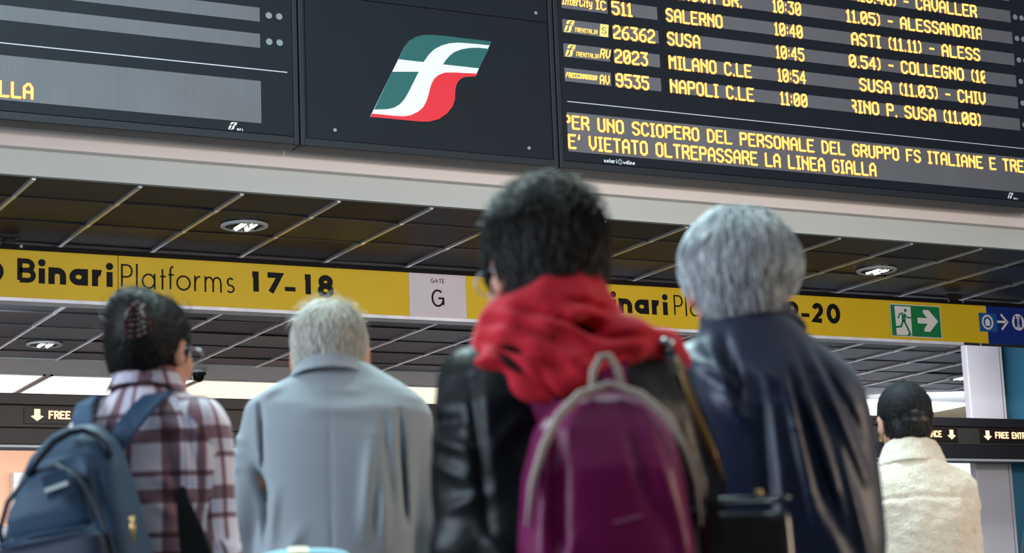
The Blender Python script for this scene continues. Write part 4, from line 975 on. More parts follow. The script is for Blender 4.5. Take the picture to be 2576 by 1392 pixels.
def uv_plaid(V, Q):
    segs = [(J['shL'], J['elL']), (J['elL'], J['wrL']), (J['shR'], J['elR']), (J['elR'], J['wrR'])]
    C = V[Q].mean(1); dt = Loft([(z, a, b, hw+.012, hd+.016) for z, a, b, hw, hd in J['torso']], .03, 2.3, -be).d(C[:, 0], C[:, 1], C[:, 2]); ds = []
    for a, b in segs: ds.append(Cone(a, b, .06, .052).d(C[:, 0], C[:, 1], C[:, 2]))
    reg = np.argmin(np.stack([np.where(dt < .004, -1, dt)]+ds), 0)
    out = np.zeros((len(Q), 4, 2)); P = V[Q]
    c, s = math.cos(-be), math.sin(-be); x = c*P[..., 0]+s*P[..., 1]; y = -s*P[..., 0]+c*P[..., 1]
    a = np.arctan2(x, -y); a0 = a[:, :1]; a = np.where(a-a0 > PI, a-2*PI, np.where(a-a0 < -PI, a+2*PI, a))
    out[..., 0] = a*.135+.03; out[..., 1] = P[..., 2]
    for k, (A_, B_) in enumerate(segs):
        A_ = np.array(A_); B_ = np.array(B_); d = (B_-A_)/np.linalg.norm(B_-A_); e1 = np.cross(d, [0, 1, 0]); e1 /= np.linalg.norm(e1); e2 = np.cross(d, e1)
        q = P-A_; t = q@d; an = np.arctan2(q@e1, q@e2); a0 = an[:, :1]; an = np.where(an-a0 > PI, an-2*PI, np.where(an-a0 < -PI, an+2*PI, an))
        m = reg == k+1; out[m, :, 0] = an[m]*.062+.02+(0); out[m, :, 1] = (t[m]+(0 if k % 2 == 0 else .28))
    return out.reshape(-1, 2)
cloth('plaid_shirt', F, plaid, W1, .0075, 1, uv_plaid)
Fc = Field(); Fc.add(Band((-.004, .006, 0), 1.490, 1.540, .076, .064, .0045, .004, tilt=-.42, gap=.02)); Fc.add(Band((-.004, .006, 0), 1.482, 1.540, .092, .068, .0045, .004, tilt=-.42, gap=.03)); Fc.noise(.002, 30, 30, 30, 5)
def uv_col(V, Q):
    P = V[Q]; a = np.arctan2(P[..., 0], -P[..., 1]); a0 = a[:, :1]; a = np.where(a-a0 > PI, a-2*PI, np.where(a-a0 < -PI, a+2*PI, a)); return np.stack([a*.08+.015, P[..., 2]+.02], -1).reshape(-1, 2)
cloth('shirt_collar', Fc, plaid, W1, .0055, 1, uv_col)
HD = hair_mat('hair_black_brown', (9, 8, 10), (38, 32, 32), .42)
HF = hair_cap(TT, .009, low=-.040, extra=[Ell((.030, -.092, .050), (.045, .038, .062), .03), Ell((.0, -.07, .10), (.05, .045, .04), .03)], ears=True)
[HF.cut(TT(Ell((s*.070, -.030, -.075), (.045, .060, .045), .015))) for s in (-1, 1)]
cap = field_cap(HF, J['head']); to_mesh('hair_mass', *cap, HD, W1); CX = .070
cl = np.array(T0((.05, -.12, .05)))
strands('hair', HF, cap, HD, W1, 4600, .085, .0009, None, lambda P: (cl-P)/(np.linalg.norm(cl-P, axis=1)[:, None]+.02), lift=.005, jit=.12, seed=4)
strands('loose_hair', HF, cap, HD, W1, 260, .045, .0004, None, lambda P: np.tile(np.array([[-.2, -.3, .8]]), (len(P), 1)), lift=.022, jit=.9, seed=5, curl=.5)
TC = lambda p: T0((p[0]+CX, p[1]+.004, p[2]+.012))
m = MB()                                      # claw clip
tort = mat('tortoiseshell', (62, 20, 12), .2, var=.5, vscale=60)
for s in (-1, 1):
    m.tube([TC((s*.006, -.142, .075)), TC((s*.020, -.148, .065)), TC((s*.030, -.146, .04)), TC((s*.032, -.138, .01))], [.006, .006, .005, .003], 8)
    for k in range(6): z = .072-k*.012; m.tube([TC((s*.026, -.147, z)), TC((s*.010, -.152, z-.004)), TC((s*-.002, -.144, z-.008))], [.003, .0025, .0015], 6)
m.tube([TC((-.012, -.147, .078)), TC((.012, -.147, .078))], .006, 8); wb(m, 'hair_claw', tort, W1)
spectacles(T0, W1, METAL_G)
# navy backpack
PK = mat('navy_canvas', (20, 56, 84), .6, var=.14, vscale=5, bump=.25, bscale=380, sheen=.1); PKD = mat('navy_trim', (14, 26, 48), .55, bump=.1); PKM = mat('navy_webbing', (26, 58, 90), .7, bump=.3, bscale=500)
tl = .13; RP = rotz(-be)@roty(-tl); pc = np.array([-.108, -.212, 1.190])
BP1 = empty('backpack', tuple(np.array([fr.o[0], fr.o[1], 0])), 'navy blue backpack with a white tag and gold zip pull, worn by the plaid-shirted woman', 'backpack', rz=-YAW)
F = Field(); F.add(Tr(Loft([(-.30, 0, 0, .115, .05), (-.26, 0, 0, .150, .075), (-.10, 0, 0, .166, .088), (.03, .0, 0, .150, .085), (.12, .012, 0, .122, .072), (.18, .02, .01, .094, .055), (.225, .025, .02, .050, .03)], .02, 2.8), RP, pc))
F.noise(.004, 20, 20, 14, 21)
for a in ((-.26, 1.24, -.10, 1.30, .012, .008), (-.21, 1.31, -.08, 1.36, .012, .008), (-.05, 1.33, -.02, 1.20, .010, -.008), (-.28, 1.26, -.22, 1.33, .012, -.006), (-.16, 1.35, -.06, 1.37, .014, -.007), (-.10, 1.40, -.05, 1.30, .012, .006)): F.fold(*a, y=-.15)
cloth('pack_body', F, PK, BP1, .0075, 1)
F = Field(); F.add(Tr(Loft([(-.29, 0, -.070, .10, .030), (-.25, 0, -.078, .128, .045), (-.09, 0, -.088, .138, .046), (-.02, 0, -.088, .130, .036), (.0, 0, -.085, .122, .02)], .01, 3.4), RP, pc)); F.noise(.003, 18, 18, 12, 22)
cloth('front_pocket', F, mat('navy_canvas_deep', (8, 28, 56), .65, bump=.25, bscale=380), BP1, .007, 1)
F = Field(); F.add(Tr(Loft([(.0, 0, -.070, .108, .03), (.05, 0, -.078, .100, .036), (.10, .008, -.070, .078, .032), (.135, .014, -.055, .045, .02)], .01, 2.6), RP, pc)); F.noise(.0045, 26, 26, 16, 23)
F.fold(-.20, 1.30, -.10, 1.36, .012, .006, y=-.15); cloth('top_pocket', F, PK, BP1, .007, 1)
tp = lambda p: tuple(RP@np.array(p)+pc)
z1 = MB(); z1.tube([tp(p) for p in ((-.132, -.055, -.02), (-.120, -.076, .04), (-.088, -.084, .090), (-.03, -.078, .135), (.03, -.078, .140), (.082, -.082, .105), (.112, -.080, .05), (.136, -.078, -.02), (.146, -.076, -.10), (.148, -.072, -.18))], .0055, 8); wb(z1, 'zip', PKD, BP1)
z2 = MB(); z2.tube([tp(p) for p in ((-.122, -.128, -.004), (0, -.136, .002), (.122, -.128, -.004))], .004, 6); wb(z2, 'pocket_piping', PKM, BP1)
gold = mat('gold_metal', (200, 168, 110), .3, metal=.8)
a = fr.p(333, 1305, -.33); m = MB(); m.tube([a, (a[0]+.001, a[1]-.004, a[2]-.014), (a[0]+.003, a[1]-.004, a[2]-.045)], [.004, .0055, .003], 8); m.tube([(a[0]-.006, a[1], a[2]), (a[0]+.006, a[1], a[2])], .004, 8); wb(m, 'zip_pull', gold, BP1)
a, b = fr.p(113, 1236, -.352), fr.p(170, 1216, -.348)
m = MB(); m.strip([a, b], (-.4, -.9, 0), .0085, .004); wb(m, 'tag', MT['logo_white'], BP1, False)
m = MB(); m.strip([fr.p(112, 1232, -.345), fr.p(175, 1208, -.340)], (-.4, -.9, 0), .050, .003); wb(m, 'tag_patch', PK, BP1, False)
def strap_n(pts, fx=0.): return [(-.3, -.7, .5)]*len(pts)
m = MB(); P_ = [fr.p(268, 1160, -.165), fr.p(300, 1108, -.165), fr.p(318, 1078, -.165), fr.p(350, 1038, -.155), fr.p(385, 1002, -.125), (.045, -.02, 1.512), (.072, .05, 1.485), (.075, .12, 1.42), (.06, .15, 1.32), (.05, .14, 1.2)]
m.strip(P_, [(-.3, -.9, .2), (-.3, -.9, .3), (-.2, -.9, .35), (-.2, -.8, .5), (-.1, -.6, .8), (0, -.1, 1), (.1, .6, .7), (.2, .9, .2), (.2, .9, 0), (.2, .9, 0)], [.042, .044, .046, .048, .05, .05, .05, .048, .042, .03], .010); wb(m, 'shoulder_strap', PKM, BP1, False)
m = MB(); P_ = [fr.p(228, 1160, -.175), fr.p(222, 1118, -.165), fr.p(210, 1080, -.14), fr.p(208, 1040, -.09), fr.p(220, 1010, -.04), (-.105, .05, 1.488), (-.095, .12, 1.44), (-.08, .17, 1.36), (-.07, .17, 1.2)]
m.strip(P_, [(-.5, -.9, .2), (-.5, -.9, .2), (-.5, -.8, .3), (-.5, -.7, .5), (-.4, -.4, .8), (-.2, 0, 1), (0, .6, .7), (.1, .9, .2), (.1, .9, 0)], [.044, .046, .048, .05, .05, .05, .048, .042, .03], .010); wb(m, 'shoulder_strap', PKM, BP1, False)
m = MB(); m.tube([fr.p(70, 1195, -.27), fr.p(100, 1150, -.29), fr.p(135, 1112, -.29), fr.p(175, 1088, -.28), fr.p(210, 1082, -.275), fr.p(245, 1096, -.275), fr.p(268, 1122, -.28), fr.p(276, 1150, -.28)], .0078, 10); wb(m, 'grab_handle', PKD, BP1)
m = MB(); P_ = [fr.p(458, 1225, -.178), fr.p(462, 1270, -.182), fr.p(478, 1330, -.184), fr.p(492, 1392, -.184), fr.p(505, 1480, -.18)]; m.strip(P_, (-.2, -1, 0), [.012, .030, .050, .066, .07], .005); wb(m, 'webbing_end', mat('black_webbing', (10, 10, 14), .6), BP1, False)

# ===== man in the pale suit jacket
fr = Fr(825, 1000, 5.0)
W2 = person(fr.o, 'man with short white-blond hair in a pale grey-blue suit jacket, under the 17-18 sign')
J = dict(head=(.004, .050, 1.677), turn=.05, nod=-.05, hs=1.07, neck=(.008, .015, 1.60), rz=.0, c0=(.022, 0), hip=(.02, 0, .93),
         torso=[(.78, 0, 0, .208, .15), (.95, 0, 0, .200, .14), (1.10, 0, 0, .186, .135), (1.25, 0, 0, .190, .14), (1.40, 0, 0, .196, .14), (1.48, 0, 0, .206, .13), (1.545, 0, 0, .210, .115), (1.578, 0, 0, .200, .095), (1.600, 0, 0, .170, .085), (1.622, 0, 0, .130, .072), (1.645, -.004, 0, .088, .062), (1.665, -.006, .01, .060, .065)],
         shL=(-.160, 0, 1.535), elL=(-.214, -.010, 1.275), wrL=(-.205, .07, 1.00), shR=(.205, 0, 1.500), elR=(.232, .010, 1.25), wrR=(.222, .08, .98))
body, R, BF = figure(J, W2, SKIN); T0 = headframe(R, J['head'], J['hs']); TT = lambda p: Tr(p, R, J['head'], J['hs'])
suit = mat('suit_wool', (148, 154, 160), .75, bump=.22, bscale=420, sheen=.12, var=.03, vscale=3, stretch=(1, 1, .5))
trousers(J, W2, suit)
F = Field(); F.add(Tr(Loft([(z-1.4, a, b, hw, hd) for z, a, b, hw, hd in J['torso']], .03, 2.6, 0), roty(.085), (.024, 0, 1.395)))
sleeve(F, J['shL'], J['elL'], J['wrL'], (.050, .046, .042), .022); sleeve(F, J['shR'], J['elR'], J['wrR'], (.048, .044, .042), .022)
F.cut(Cone((.006, .015, 1.60), (.006, .03, 1.75), .058, .075, .006)); F.cut(Cone(J['wrL'], np.array(J['wrL'])+[0, .06, -.13], .040, .055, .006)); F.cut(Cone(J['wrR'], np.array(J['wrR'])+[0, .06, -.13], .040, .055, .006))
for a in ((.145, 1.50, .150, 1.30, .010, -.010), (.115, 1.46, .090, 1.22, .016, .008), (.150, 1.47, .135, 1.20, .012, .009), (.180, 1.52, .186, 1.25, .006, -.011), (-.160, 1.58, -.150, 1.36, .006, -.008), (-.172, 1.40, -.150, 1.33, .010, -.012), (-.150, 1.36, -.145, 1.18, .012, -.011), (-.120, 1.34, -.150, 1.15, .014, .007), (-.060, 1.24, -.150, 1.10, .016, .009), (-.09, 1.20, -.12, 1.04, .014, -.007),
          (-.235, 1.49, -.200, 1.46, .008, .005), (-.250, 1.45, -.205, 1.43, .008, .005), (-.255, 1.40, -.21, 1.40, .009, .005), (-.02, 1.585, .09, 1.570, .010, .004), (-.05, 1.53, .10, 1.52, .014, .004), (.02, 1.10, .045, 1.00, .02, .004), (.013, 1.60, .013, .90, .003, -.0025), (-.10, 1.60, -.17, 1.56, .012, .004)): F.fold(*a[:5], a[5]*1.7)
F.noise(.0038, 22, 22, 11, 31)
F.cut(Cone((.02, -.16, .78), (.02, -.13, 1.0), .004, .002, .004))
cloth('suit_jacket', F, suit, W2, .0070, 1)
Fc = Field(); Fc.add(Band((.006, .012, 0), 1.602, 1.662, .104, .070, .005, .004, tilt=-.30, gap=.04)); Fc.add(Band((.006, .012, 0), 1.600, 1.655, .074, .064, .004, .004, tilt=-.30, gap=.03)); cloth('jacket_collar', Fc, suit, W2, .0052, 1)
HW = hair_mat('hair_white_blond', (186, 180, 166), (246, 242, 236), .5)
HF = hair_cap(TT, .006, low=-.078, ears=True); cap = field_cap(HF, J['head']); to_mesh('hair_mass', *cap, HW, W2)
strands('hair', HF, cap, HW, W2, 5200, .032, .0007, None, crown_comb(T0, (.01, -.05, .12), .5), lift=.007, jit=.35, seed=8, region=None)
strands('loose_hair', HF, cap, HW, W2, 300, .035, .0004, None, crown_comb(T0, (-.02, -.03, .10), -.3), lift=.024, jit=.5, seed=9, region=lambda t: t[:, 2] > J['head'][2]+.09)

# ===== dark-haired person with the red scarf
fr = Fr(1400, 1000, 3.2); be = -.20
W3 = person(fr.o, 'person with short dark hair, black leather jacket and wide crimson scarf')
J = dict(head=(-.016, .03, 1.516), turn=-.55, nod=.06, hs=.99, neck=(-.003, .0, 1.42), rz=-be, c0=(0, 0), hip=(0, 0, .84),
         torso=[(.76, 0, 0, .175, .13), (.92, 0, 0, .165, .12), (1.05, 0, 0, .155, .115), (1.20, 0, 0, .168, .125), (1.30, 0, 0, .170, .12), (1.36, 0, 0, .145, .10), (1.40, 0, 0, .095, .08), (1.43, 0, 0, .06, .06)],
         shL=(-.118, -.015, 1.335), elL=(-.140, -.040, 1.085), wrL=(-.11, .12, .96), shR=(.142, .01, 1.342), elR=(.185, .0, 1.09), wrR=(.16, .14, .96))
body, R, BF = figure(J, W3); T0 = headframe(R, J['head'], J['hs']); TT = lambda p: Tr(p, R, J['head'], J['hs'])
trousers(J, W3, mat('black_denim', (28, 28, 34), .8, bump=.2, bscale=300))
leather = mat('black_leather', (7, 9, 13), .36, bump=.35, bscale=55, spec=.20, var=.2, vscale=10)
F = Field(); F.add(Loft([(z, a, b, hw+.014, hd+.016) for z, a, b, hw, hd in J['torso']], .03, 2.4, -be))
sleeve(F, J['shL'], J['elL'], J['wrL'], (.064, .060, .048), .03); sleeve(F, J['shR'], J['elR'], J['wrR'], (.060, .064, .048), .03)
F.cut(Cone((-.003, .004, 1.41), (-.003, .012, 1.6), .055, .070, .008)); F.cut(Cone(J['wrL'], np.array(J['wrL'])+[0, .06, -.13], .036, .05, .006)); F.cut(Cone(J['wrR'], np.array(J['wrR'])+[0, .06, -.13], .036, .05, .006))
F.noise(.0055, 30, 30, 30, 41)
for a in ((-.19, 1.25, -.13, 1.22, .009, .007), (-.19, 1.21, -.12, 1.17, .009, .007), (-.18, 1.14, -.10, 1.16, .010, .008), (-.20, 1.28, -.14, 1.27, .008, -.006), (-.13, 1.34, -.11, 1.10, .008, -.010), (-.12, 1.10, -.06, 1.02, .010, .008), (-.10, 1.22, -.05, 1.28, .010, .006)): F.fold(*a, y=.0)
cloth('leather_jacket', F, leather, W3, .0072, 1)
red = mat('crimson_scarf', (200, 10, 40), .85, bump=.35, bscale=260, sheen=.12, var=.10, vscale=10)
F = Field()
def loop(c, rx, ry, th, tilt, n=12, k=.02, fl=(1, 1, 1), a0=0, a1=360):
    P_ = [(c[0]+rx*math.cos(math.radians(a0+(a1-a0)*i/n)), c[1]+ry*math.sin(math.radians(a0+(a1-a0)*i/n)), c[2]+tilt[0]*math.cos(math.radians(a0+(a1-a0)*i/n))+tilt[1]*math.sin(math.radians(a0+(a1-a0)*i/n))) for i in range(n+1)]
    for a, b in zip(P_[:-1], P_[1:]): F.add(Cone(a, b, th, th, k, fl))
loop((-.004, .005, 1.440), .070, .072, .026, (.016, -.010), fl=(1, 1, .62)); loop((-.010, .0, 1.405), .088, .088, .030, (.012, -.02), fl=(1, 1, .62)); loop((-.012, -.01, 1.375), .098, .102, .022, (.004, -.035))
F.add(Loft([(1.285, -.02, -.135, .030, .016), (1.32, -.020, -.133, .062, .020), (1.36, -.012, -.118, .105, .026), (1.40, -.006, -.080, .105, .040), (1.43, 0, -.05, .07, .04)], .02, 2.2))
F.add(Cone((.04, -.075, 1.40), (.12, -.06, 1.395), .028, .030, .02), Cone((.12, -.06, 1.395), (.170, -.02, 1.385), .030, .024, .02), Cone((.170, -.02, 1.385), (.196, .03, 1.368), .024, .018, .015), Cone((.02, -.12, 1.335), (.11, -.075, 1.375), .022, .026, .02))
F.add(Cone((.075, -.03, 1.46), (.085, -.02, 1.42), .016, .022, .02))
F.cut(Cone((-.008, .012, 1.40), (-.008, .02, 1.56), .060, .062, .01))
F.cut(Ell((.058, -.125, 1.412), (.026, .05, .020), .008))
for a in ((-.10, 1.43, .05, 1.37, .007, -.012), (-.11, 1.40, .03, 1.33, .007, -.012), (-.08, 1.45, .07, 1.40, .006, -.010), (-.09, 1.375, -.02, 1.31, .007, -.010), (.02, 1.45, .08, 1.44, .006, -.009), (.06, 1.39, .17, 1.395, .006, -.010), (-.06, 1.39, .06, 1.34, .006, .006), (-.03, 1.34, .0, 1.29, .006, -.008), (.03, 1.35, .12, 1.37, .006, -.008)): F.fold(*a[:5], a[5]*1.35)
F.noise(.004, 34, 34, 44, 43)
cloth('scarf', F, red, W3, .0058, 1)
HDk = hair_mat('hair_dark_brown', (10, 8, 10), (44, 32, 28), .5)
HF = hair_cap(TT, .010, low=-.058, top=.006, ears=True, ec=1.35, extra=[Ell((.030, -.0, .100), (.05, .06, .033), .02)]); cap = field_cap(HF, J['head']); to_mesh('hair_mass', *cap, HDk, W3)
strands('hair', HF, cap, HDk, W3, 6000, .045, .0009, None, crown_comb(T0, (.0, -.045, .13), .45), lift=.012, jit=.35, seed=12, region=nolow(J['head'], .052, .01))
strands('hair_crest', HF, cap, HDk, W3, 1500, .045, .0008, None, crown_comb(T0, (.0, -.04, .09), -.5), lift=.026, jit=.55, seed=13, region=lambda t: t[:, 2] > J['head'][2]+.085)
spectacles(T0, W3, mat('pale_spectacles', (200, 206, 214), .15, metal=.5))
# magenta backpack
BP2 = empty('backpack', (fr.o[0], fr.o[1], 0), 'magenta daypack with beige piping and a beige top loop, on the leather jacket', 'backpack', rz=-YAW)
mag = mat('magenta_nylon', (112, 5, 72), .40, bump=.15, bscale=60, spec=.28, var=.15, vscale=7)
RP = rotz(-be)@roty(.02); pc = np.array([.060, -.215, 1.115]); tp = lambda p: tuple(RP@np.array(p)+pc)
F = Field(); F.add(Tr(Loft([(-.24, 0, 0, .100, .055), (-.19, 0, 0, .120, .075), (-.05, 0, 0, .128, .085), (.06, 0, .0, .116, .080), (.12, 0, .005, .098, .068), (.16, 0, .012, .072, .052), (.183, 0, .02, .030, .02)], .02, 2.5), RP, pc))
for a in ((-.030, 1.26, -.035, 1.00, .012, .010), (-.005, 1.25, -.01, 1.05, .010, -.012), (.12, 1.26, .15, 1.10, .012, .010), (.09, 1.25, .12, 1.12, .012, -.006), (.15, 1.20, .175, 1.02, .012, .009), (.01, 1.08, -.03, .98, .012, .010), (.08, 1.24, .09, 1.16, .016, .005), (-.015, 1.10, .01, .99, .009, -.008)): F.fold(*a, y=-.15)
F.noise(.0035, 20, 20, 10, 51)
cloth('pack_body', F, mag, BP2, .007, 1)
pip = mat('beige_piping', (176, 158, 150), .7, bump=.2, bscale=300)
rm = [(-.127, -.050, -.02), (-.120, -.058, .04), (-.104, -.062, .09), (-.080, -.058, .135), (-.045, -.046, .168), (0, -.038, .184), (.045, -.046, .168), (.080, -.058, .135), (.104, -.062, .09), (.120, -.058, .04), (.127, -.050, -.02)]
m = MB(); m.tube([tp(p) for p in rm], [.003, .005, .0062, .0065, .0065, .0065, .0065, .006, .004, .003, .002], 10); wb(m, 'piping', pip, BP2)
m = MB(); m.tube([tp(p) for p in ((-.024, -.030, .176), (-.020, -.028, .205), (-.008, -.026, .226), (.004, -.026, .228), (.016, -.028, .208), (.022, -.030, .176))], .0055, 10); wb(m, 'top_loop', pip, BP2)
for s in (-1, 1):
    m = MB(); P_ = [tp((s*.05, .055, .10)), (.025+s*.058, -.122 if s < 0 else -.132, 1.33), (.01+s*.085, -.05, 1.385), (s*.090, .03, 1.395), (s*.095, .09, 1.34), (s*.10, .12, 1.25), (s*.11, .10, 1.12), (s*.11, .0, 1.0)]
    m.strip(P_, [(0, -.9, .3), (0, -.8, .6), (0, -.3, 1), (0, .3, 1), (0, .8, .5), (0, 1, 0), (0, 1, 0), (s, .3, 0)], .040, .008); wb(m, 'shoulder_strap', mag, BP2, False)
m = MB(); a, b = tp((-.012, -.0875, -.018)), tp((.030, -.087, -.008)); m.strip([a, b], (0, -1, 0), .004, .002); wb(m, 'tag', mat('pink_grey_print', (150, 80, 120), .5), BP2, False)
# black shoulder bag
BG = empty('shoulder_bag', (fr.o[0], fr.o[1], 0), 'black open-topped leather shoulder bag hanging beside the magenta daypack', 'bag', rz=-YAW)
bl = mat('bag_leather', (10, 10, 12), .32, coat=.3, bump=.1, bscale=150)
c = (.268, -.06); zt_ = fr.p(1850, 1262, -.06)[2]
F = Field(); F.add(Loft([(zt_-.30, 0, 0, .070, .048), (zt_-.26, 0, 0, .080, .055), (zt_-.1, 0, 0, .080, .052), (zt_, 0, 0, .079, .046)], .01, 4.5, 0, c)); F.cut(Loft([(zt_-.03, 0, 0, .072, .040), (zt_+.06, 0, 0, .073, .040)], .004, 4.5, 0, c)); F.noise(.0012, 16, 16, 10, 61)
cloth('bag_body', F, bl, BG, .006, 1)
m = MB(); rim = [(c[0]+.076*math.copysign(abs(math.cos(a))**.45, math.cos(a)), c[1]+.043*math.copysign(abs(math.sin(a))**.45, math.sin(a)), zt_) for a in [k*PI/16 for k in range(33)]]
m.tube(rim, .0035, 8, False); wb(m, 'rim', mat('rim_patent', (20, 34, 38), .1, coat=.8), BG)
m = MB(); tan = mat('strap_sheen_gold', (120, 92, 48), .3, metal=.35)
P_ = [(c[0]-.045, c[1]-.047, zt_-.06), (c[0]-.045, c[1]-.05, zt_-.002), fr.p(1800, 1160, -.105), fr.p(1755, 1040, -.105), fr.p(1712, 940, -.095), fr.p(1680, 885, -.06), (.165, -.01, 1.413), (.175, .05, 1.39), (.19, .08, 1.30), (c[0]-.02, .0, zt_+.04), (c[0]-.03, c[1]+.047, zt_-.05)]
m.strip(P_, [(-.2, -1, 0)]*5+[(-.2, -.6, .7), (0, 0, 1), (.1, .8, .6), (.3, 1, 0), (.3, 1, 0), (0, 1, 0)], .020, .005); wb(m, 'strap', bl, BG, False)
m = MB(); m.tube([fr.p(1700, 900, -.115), fr.p(1722, 955, -.122), fr.p(1750, 1040, -.124), fr.p(1790, 1130, -.122), fr.p(1822, 1210, -.118)], [.003, .0055, .006, .0055, .002], 8); wb(m, 'strap_sheen', tan, BG)  # bronze tube stands in for the gold sheen along the strap
m = MB(); a = fr.p(1672, 868, -.06); m.tube([(a[0]-.012, a[1], a[2]), (a[0], a[1]-.006, a[2]+.005), (a[0]+.014, a[1], a[2]+.002)], .006, 8); wb(m, 'strap_buckle', METAL_G, BG)
m = MB(); a = fr.p(1909, 1240, -.06); m.tube([(a[0], a[1], a[2]-.006), (a[0], a[1], a[2]+.004)], .006, 10); wb(m, 'clasp', gold, BG)
F = Field()

# ===== white-haired man in the navy jacket
fr = Fr(1870, 1000, 3.65)
W4 = person(fr.o, 'white-haired man in a navy blue jacket, right of the red scarf')
J = dict(head=(.004, .03, 1.566), turn=-.14, nod=.16, tilt=.03, hs=1.02, neck=(.015, .0, 1.49), rz=.0, c0=(.028, 0), hip=(.02, 0, .88),
         torso=[(.76, .01, 0, .21, .155), (.92, .005, 0, .200, .145), (1.08, 0, 0, .192, .14), (1.22, 0, 0, .188, .14), (1.33, -.005, 0, .180, .135), (1.40, -.010, 0, .150, .12), (1.45, -.012, 0, .115, .10), (1.49, -.012, 0, .082, .085), (1.52, -.012, .005, .06, .065)],
         shL=(-.135, 0, 1.385), elL=(-.165, .0, 1.12), wrL=(-.15, .12, .95), shR=(.128, 0, 1.350), elR=(.148, .0, 1.10), wrR=(.15, .12, .92))
body, R, BF = figure(J, W4, SKIN_RED); T0 = headframe(R, J['head'], J['hs']); TT = lambda p: Tr(p, R, J['head'], J['hs'])
trousers(J, W4, mat('grey_trousers', (60, 60, 66), .8, bump=.2, bscale=300))
navy = mat('navy_nylon', (6, 24, 56), .45, bump=.12, bscale=220, sheen=.18, var=.06, vscale=6)
F = Field(); F.add(Loft(J['torso'], .03, 2.3, 0, J['c0'])); sleeve(F, J['shL'], J['elL'], J['wrL'], (.074, .066, .052), .04); sleeve(F, J['shR'], J['elR'], J['wrR'], (.076, .066, .055), .05)
F.cut(Cone((.016, .010, 1.49), (.016, .02, 1.66), .055, .072, .006)); F.cut(Cone(J['wrL'], np.array(J['wrL'])+[0, .06, -.13], .04, .055, .006)); F.cut(Cone(J['wrR'], np.array(J['wrR'])+[0, .06, -.13], .04, .055, .006))
for a in ((.05, 1.42, .10, 1.10, .012, .010), (.07, 1.43, .15, 1.12, .011, .010), (.10, 1.44, .19, 1.20, .011, .009), (.03, 1.38, .045, 1.10, .014, .008), (.075, 1.38, .125, 1.15, .008, -.009), (.12, 1.42, .19, 1.28, .008, -.007), (-.035, 1.46, -.02, 1.32, .009, -.010), (-.07, 1.45, -.03, 1.33, .010, .008), (-.09, 1.42, -.02, 1.36, .009, .008), (-.06, 1.36, -.01, 1.30, .010, .008), (.0, 1.41, .05, 1.36, .012, .006), (.02, 1.34, .02, 1.12, .012, -.007), (.14, 1.28, .185, 1.06, .010, .008), (.10, 1.15, .16, 1.00, .012, .006)): F.fold(*a[:5], a[5]*1.7)
F.noise(.0042, 24, 24, 11, 71)
cloth('navy_jacket', F, navy, W4, .0072, 1)
RC = roty(-.16); cc = (.014, .012, 1.50); Fc = Field(); Fc.add(Tr(Band((0, 0, 0), -.022, .030, .086, .068, .006, .004, tilt=-.20, gap=.03), RC, cc)); Fc.add(Tr(Band((0, 0, 0), -.035, .020, .098, .074, .005, .004, tilt=-.20, gap=.04), RC, cc)); Fc.noise(.002, 26, 26, 26, 72)
cloth('jacket_collar', Fc, mat('navy_collar', (14, 24, 48), .7, bump=.3, bscale=200, sheen=.4), W4, .0055, 1)
HG = hair_mat('hair_silver', (140, 146, 152), (250, 252, 254), .4)
HF = hair_cap(TT, .013, low=-.052, top=.0, ears=True, ec=1.3, extra=[Ell((0, -.030, .045), (.089, .09, .045), .03)]); cap = field_cap(HF, J['head']); to_mesh('hair_mass', *cap, HG, W4)
strands('hair', HF, cap, HG, W4, 6500, .062, .0011, None, crown_comb(T0, (.02, -.0, .14), .55), lift=.013, jit=.24, seed=15, region=nolow(J['head'], .060, .03))
strands('hair_ends', HF, cap, HG, W4, 1600, .040, .0007, None, lambda P: np.tile(np.array([[0, 0, -1.]]), (len(P), 1))+np.sign(P[:, :1])*np.array([[.25, 0, 0]]), lift=.014, jit=.35, seed=16, region=lambda t: (t[:, 2] < J['head'][2]-.02) & (np.abs(t[:, 0]-J['head'][0]) < .062))

# ===== man in the black cap
fr = Fr(2290, 1250, 6.8)
W5 = person(fr.o, 'bearded man with a hoop earring in a cream fleece jacket, at far right')
J = dict(head=(.002, .03, 1.655), turn=-.19, nod=.10, hs=1.0, neck=(.012, .0, 1.56), rz=.0, c0=(.018, 0), hip=(.01, 0, .92),
         torso=[(.80, 0, 0, .20, .15), (.97, 0, 0, .185, .14), (1.12, 0, 0, .178, .135), (1.27, 0, 0, .182, .14), (1.38, 0, 0, .185, .135), (1.45, 0, 0, .160, .12), (1.50, 0, 0, .118, .10), (1.54, 0, 0, .08, .08), (1.57, 0, .005, .06, .065)],
         shL=(-.118, 0, 1.425), elL=(-.160, .02, 1.18), wrL=(-.10, .20, 1.10), shR=(.148, 0, 1.425), elR=(.158, .02, 1.19), wrR=(.10, .22, 1.14))
body, R, BF = figure(J, W5, SKIN); T0 = headframe(R, J['head'], J['hs']); TT = lambda p: Tr(p, R, J['head'], J['hs'])
trousers(J, W5, mat('beige_trousers', (120, 108, 90), .8, bump=.2, bscale=300))
fleece = mat('cream_fleece', (240, 226, 204), .95, bump=1.0, bscale=150, sheen=.2, var=.10, vscale=90)
fleece.node_tree.nodes['Bump'].inputs['Distance'].default_value = .012
F = Field(); F.add(Loft([(z, a, b, hw+.006, hd+.006) for z, a, b, hw, hd in J['torso']], .03, 2.3, 0, J['c0'])); sleeve(F, J['shL'], J['elL'], J['wrL'], (.070, .066, .054), .04); sleeve(F, J['shR'], J['elR'], J['wrR'], (.066, .064, .054), .04)
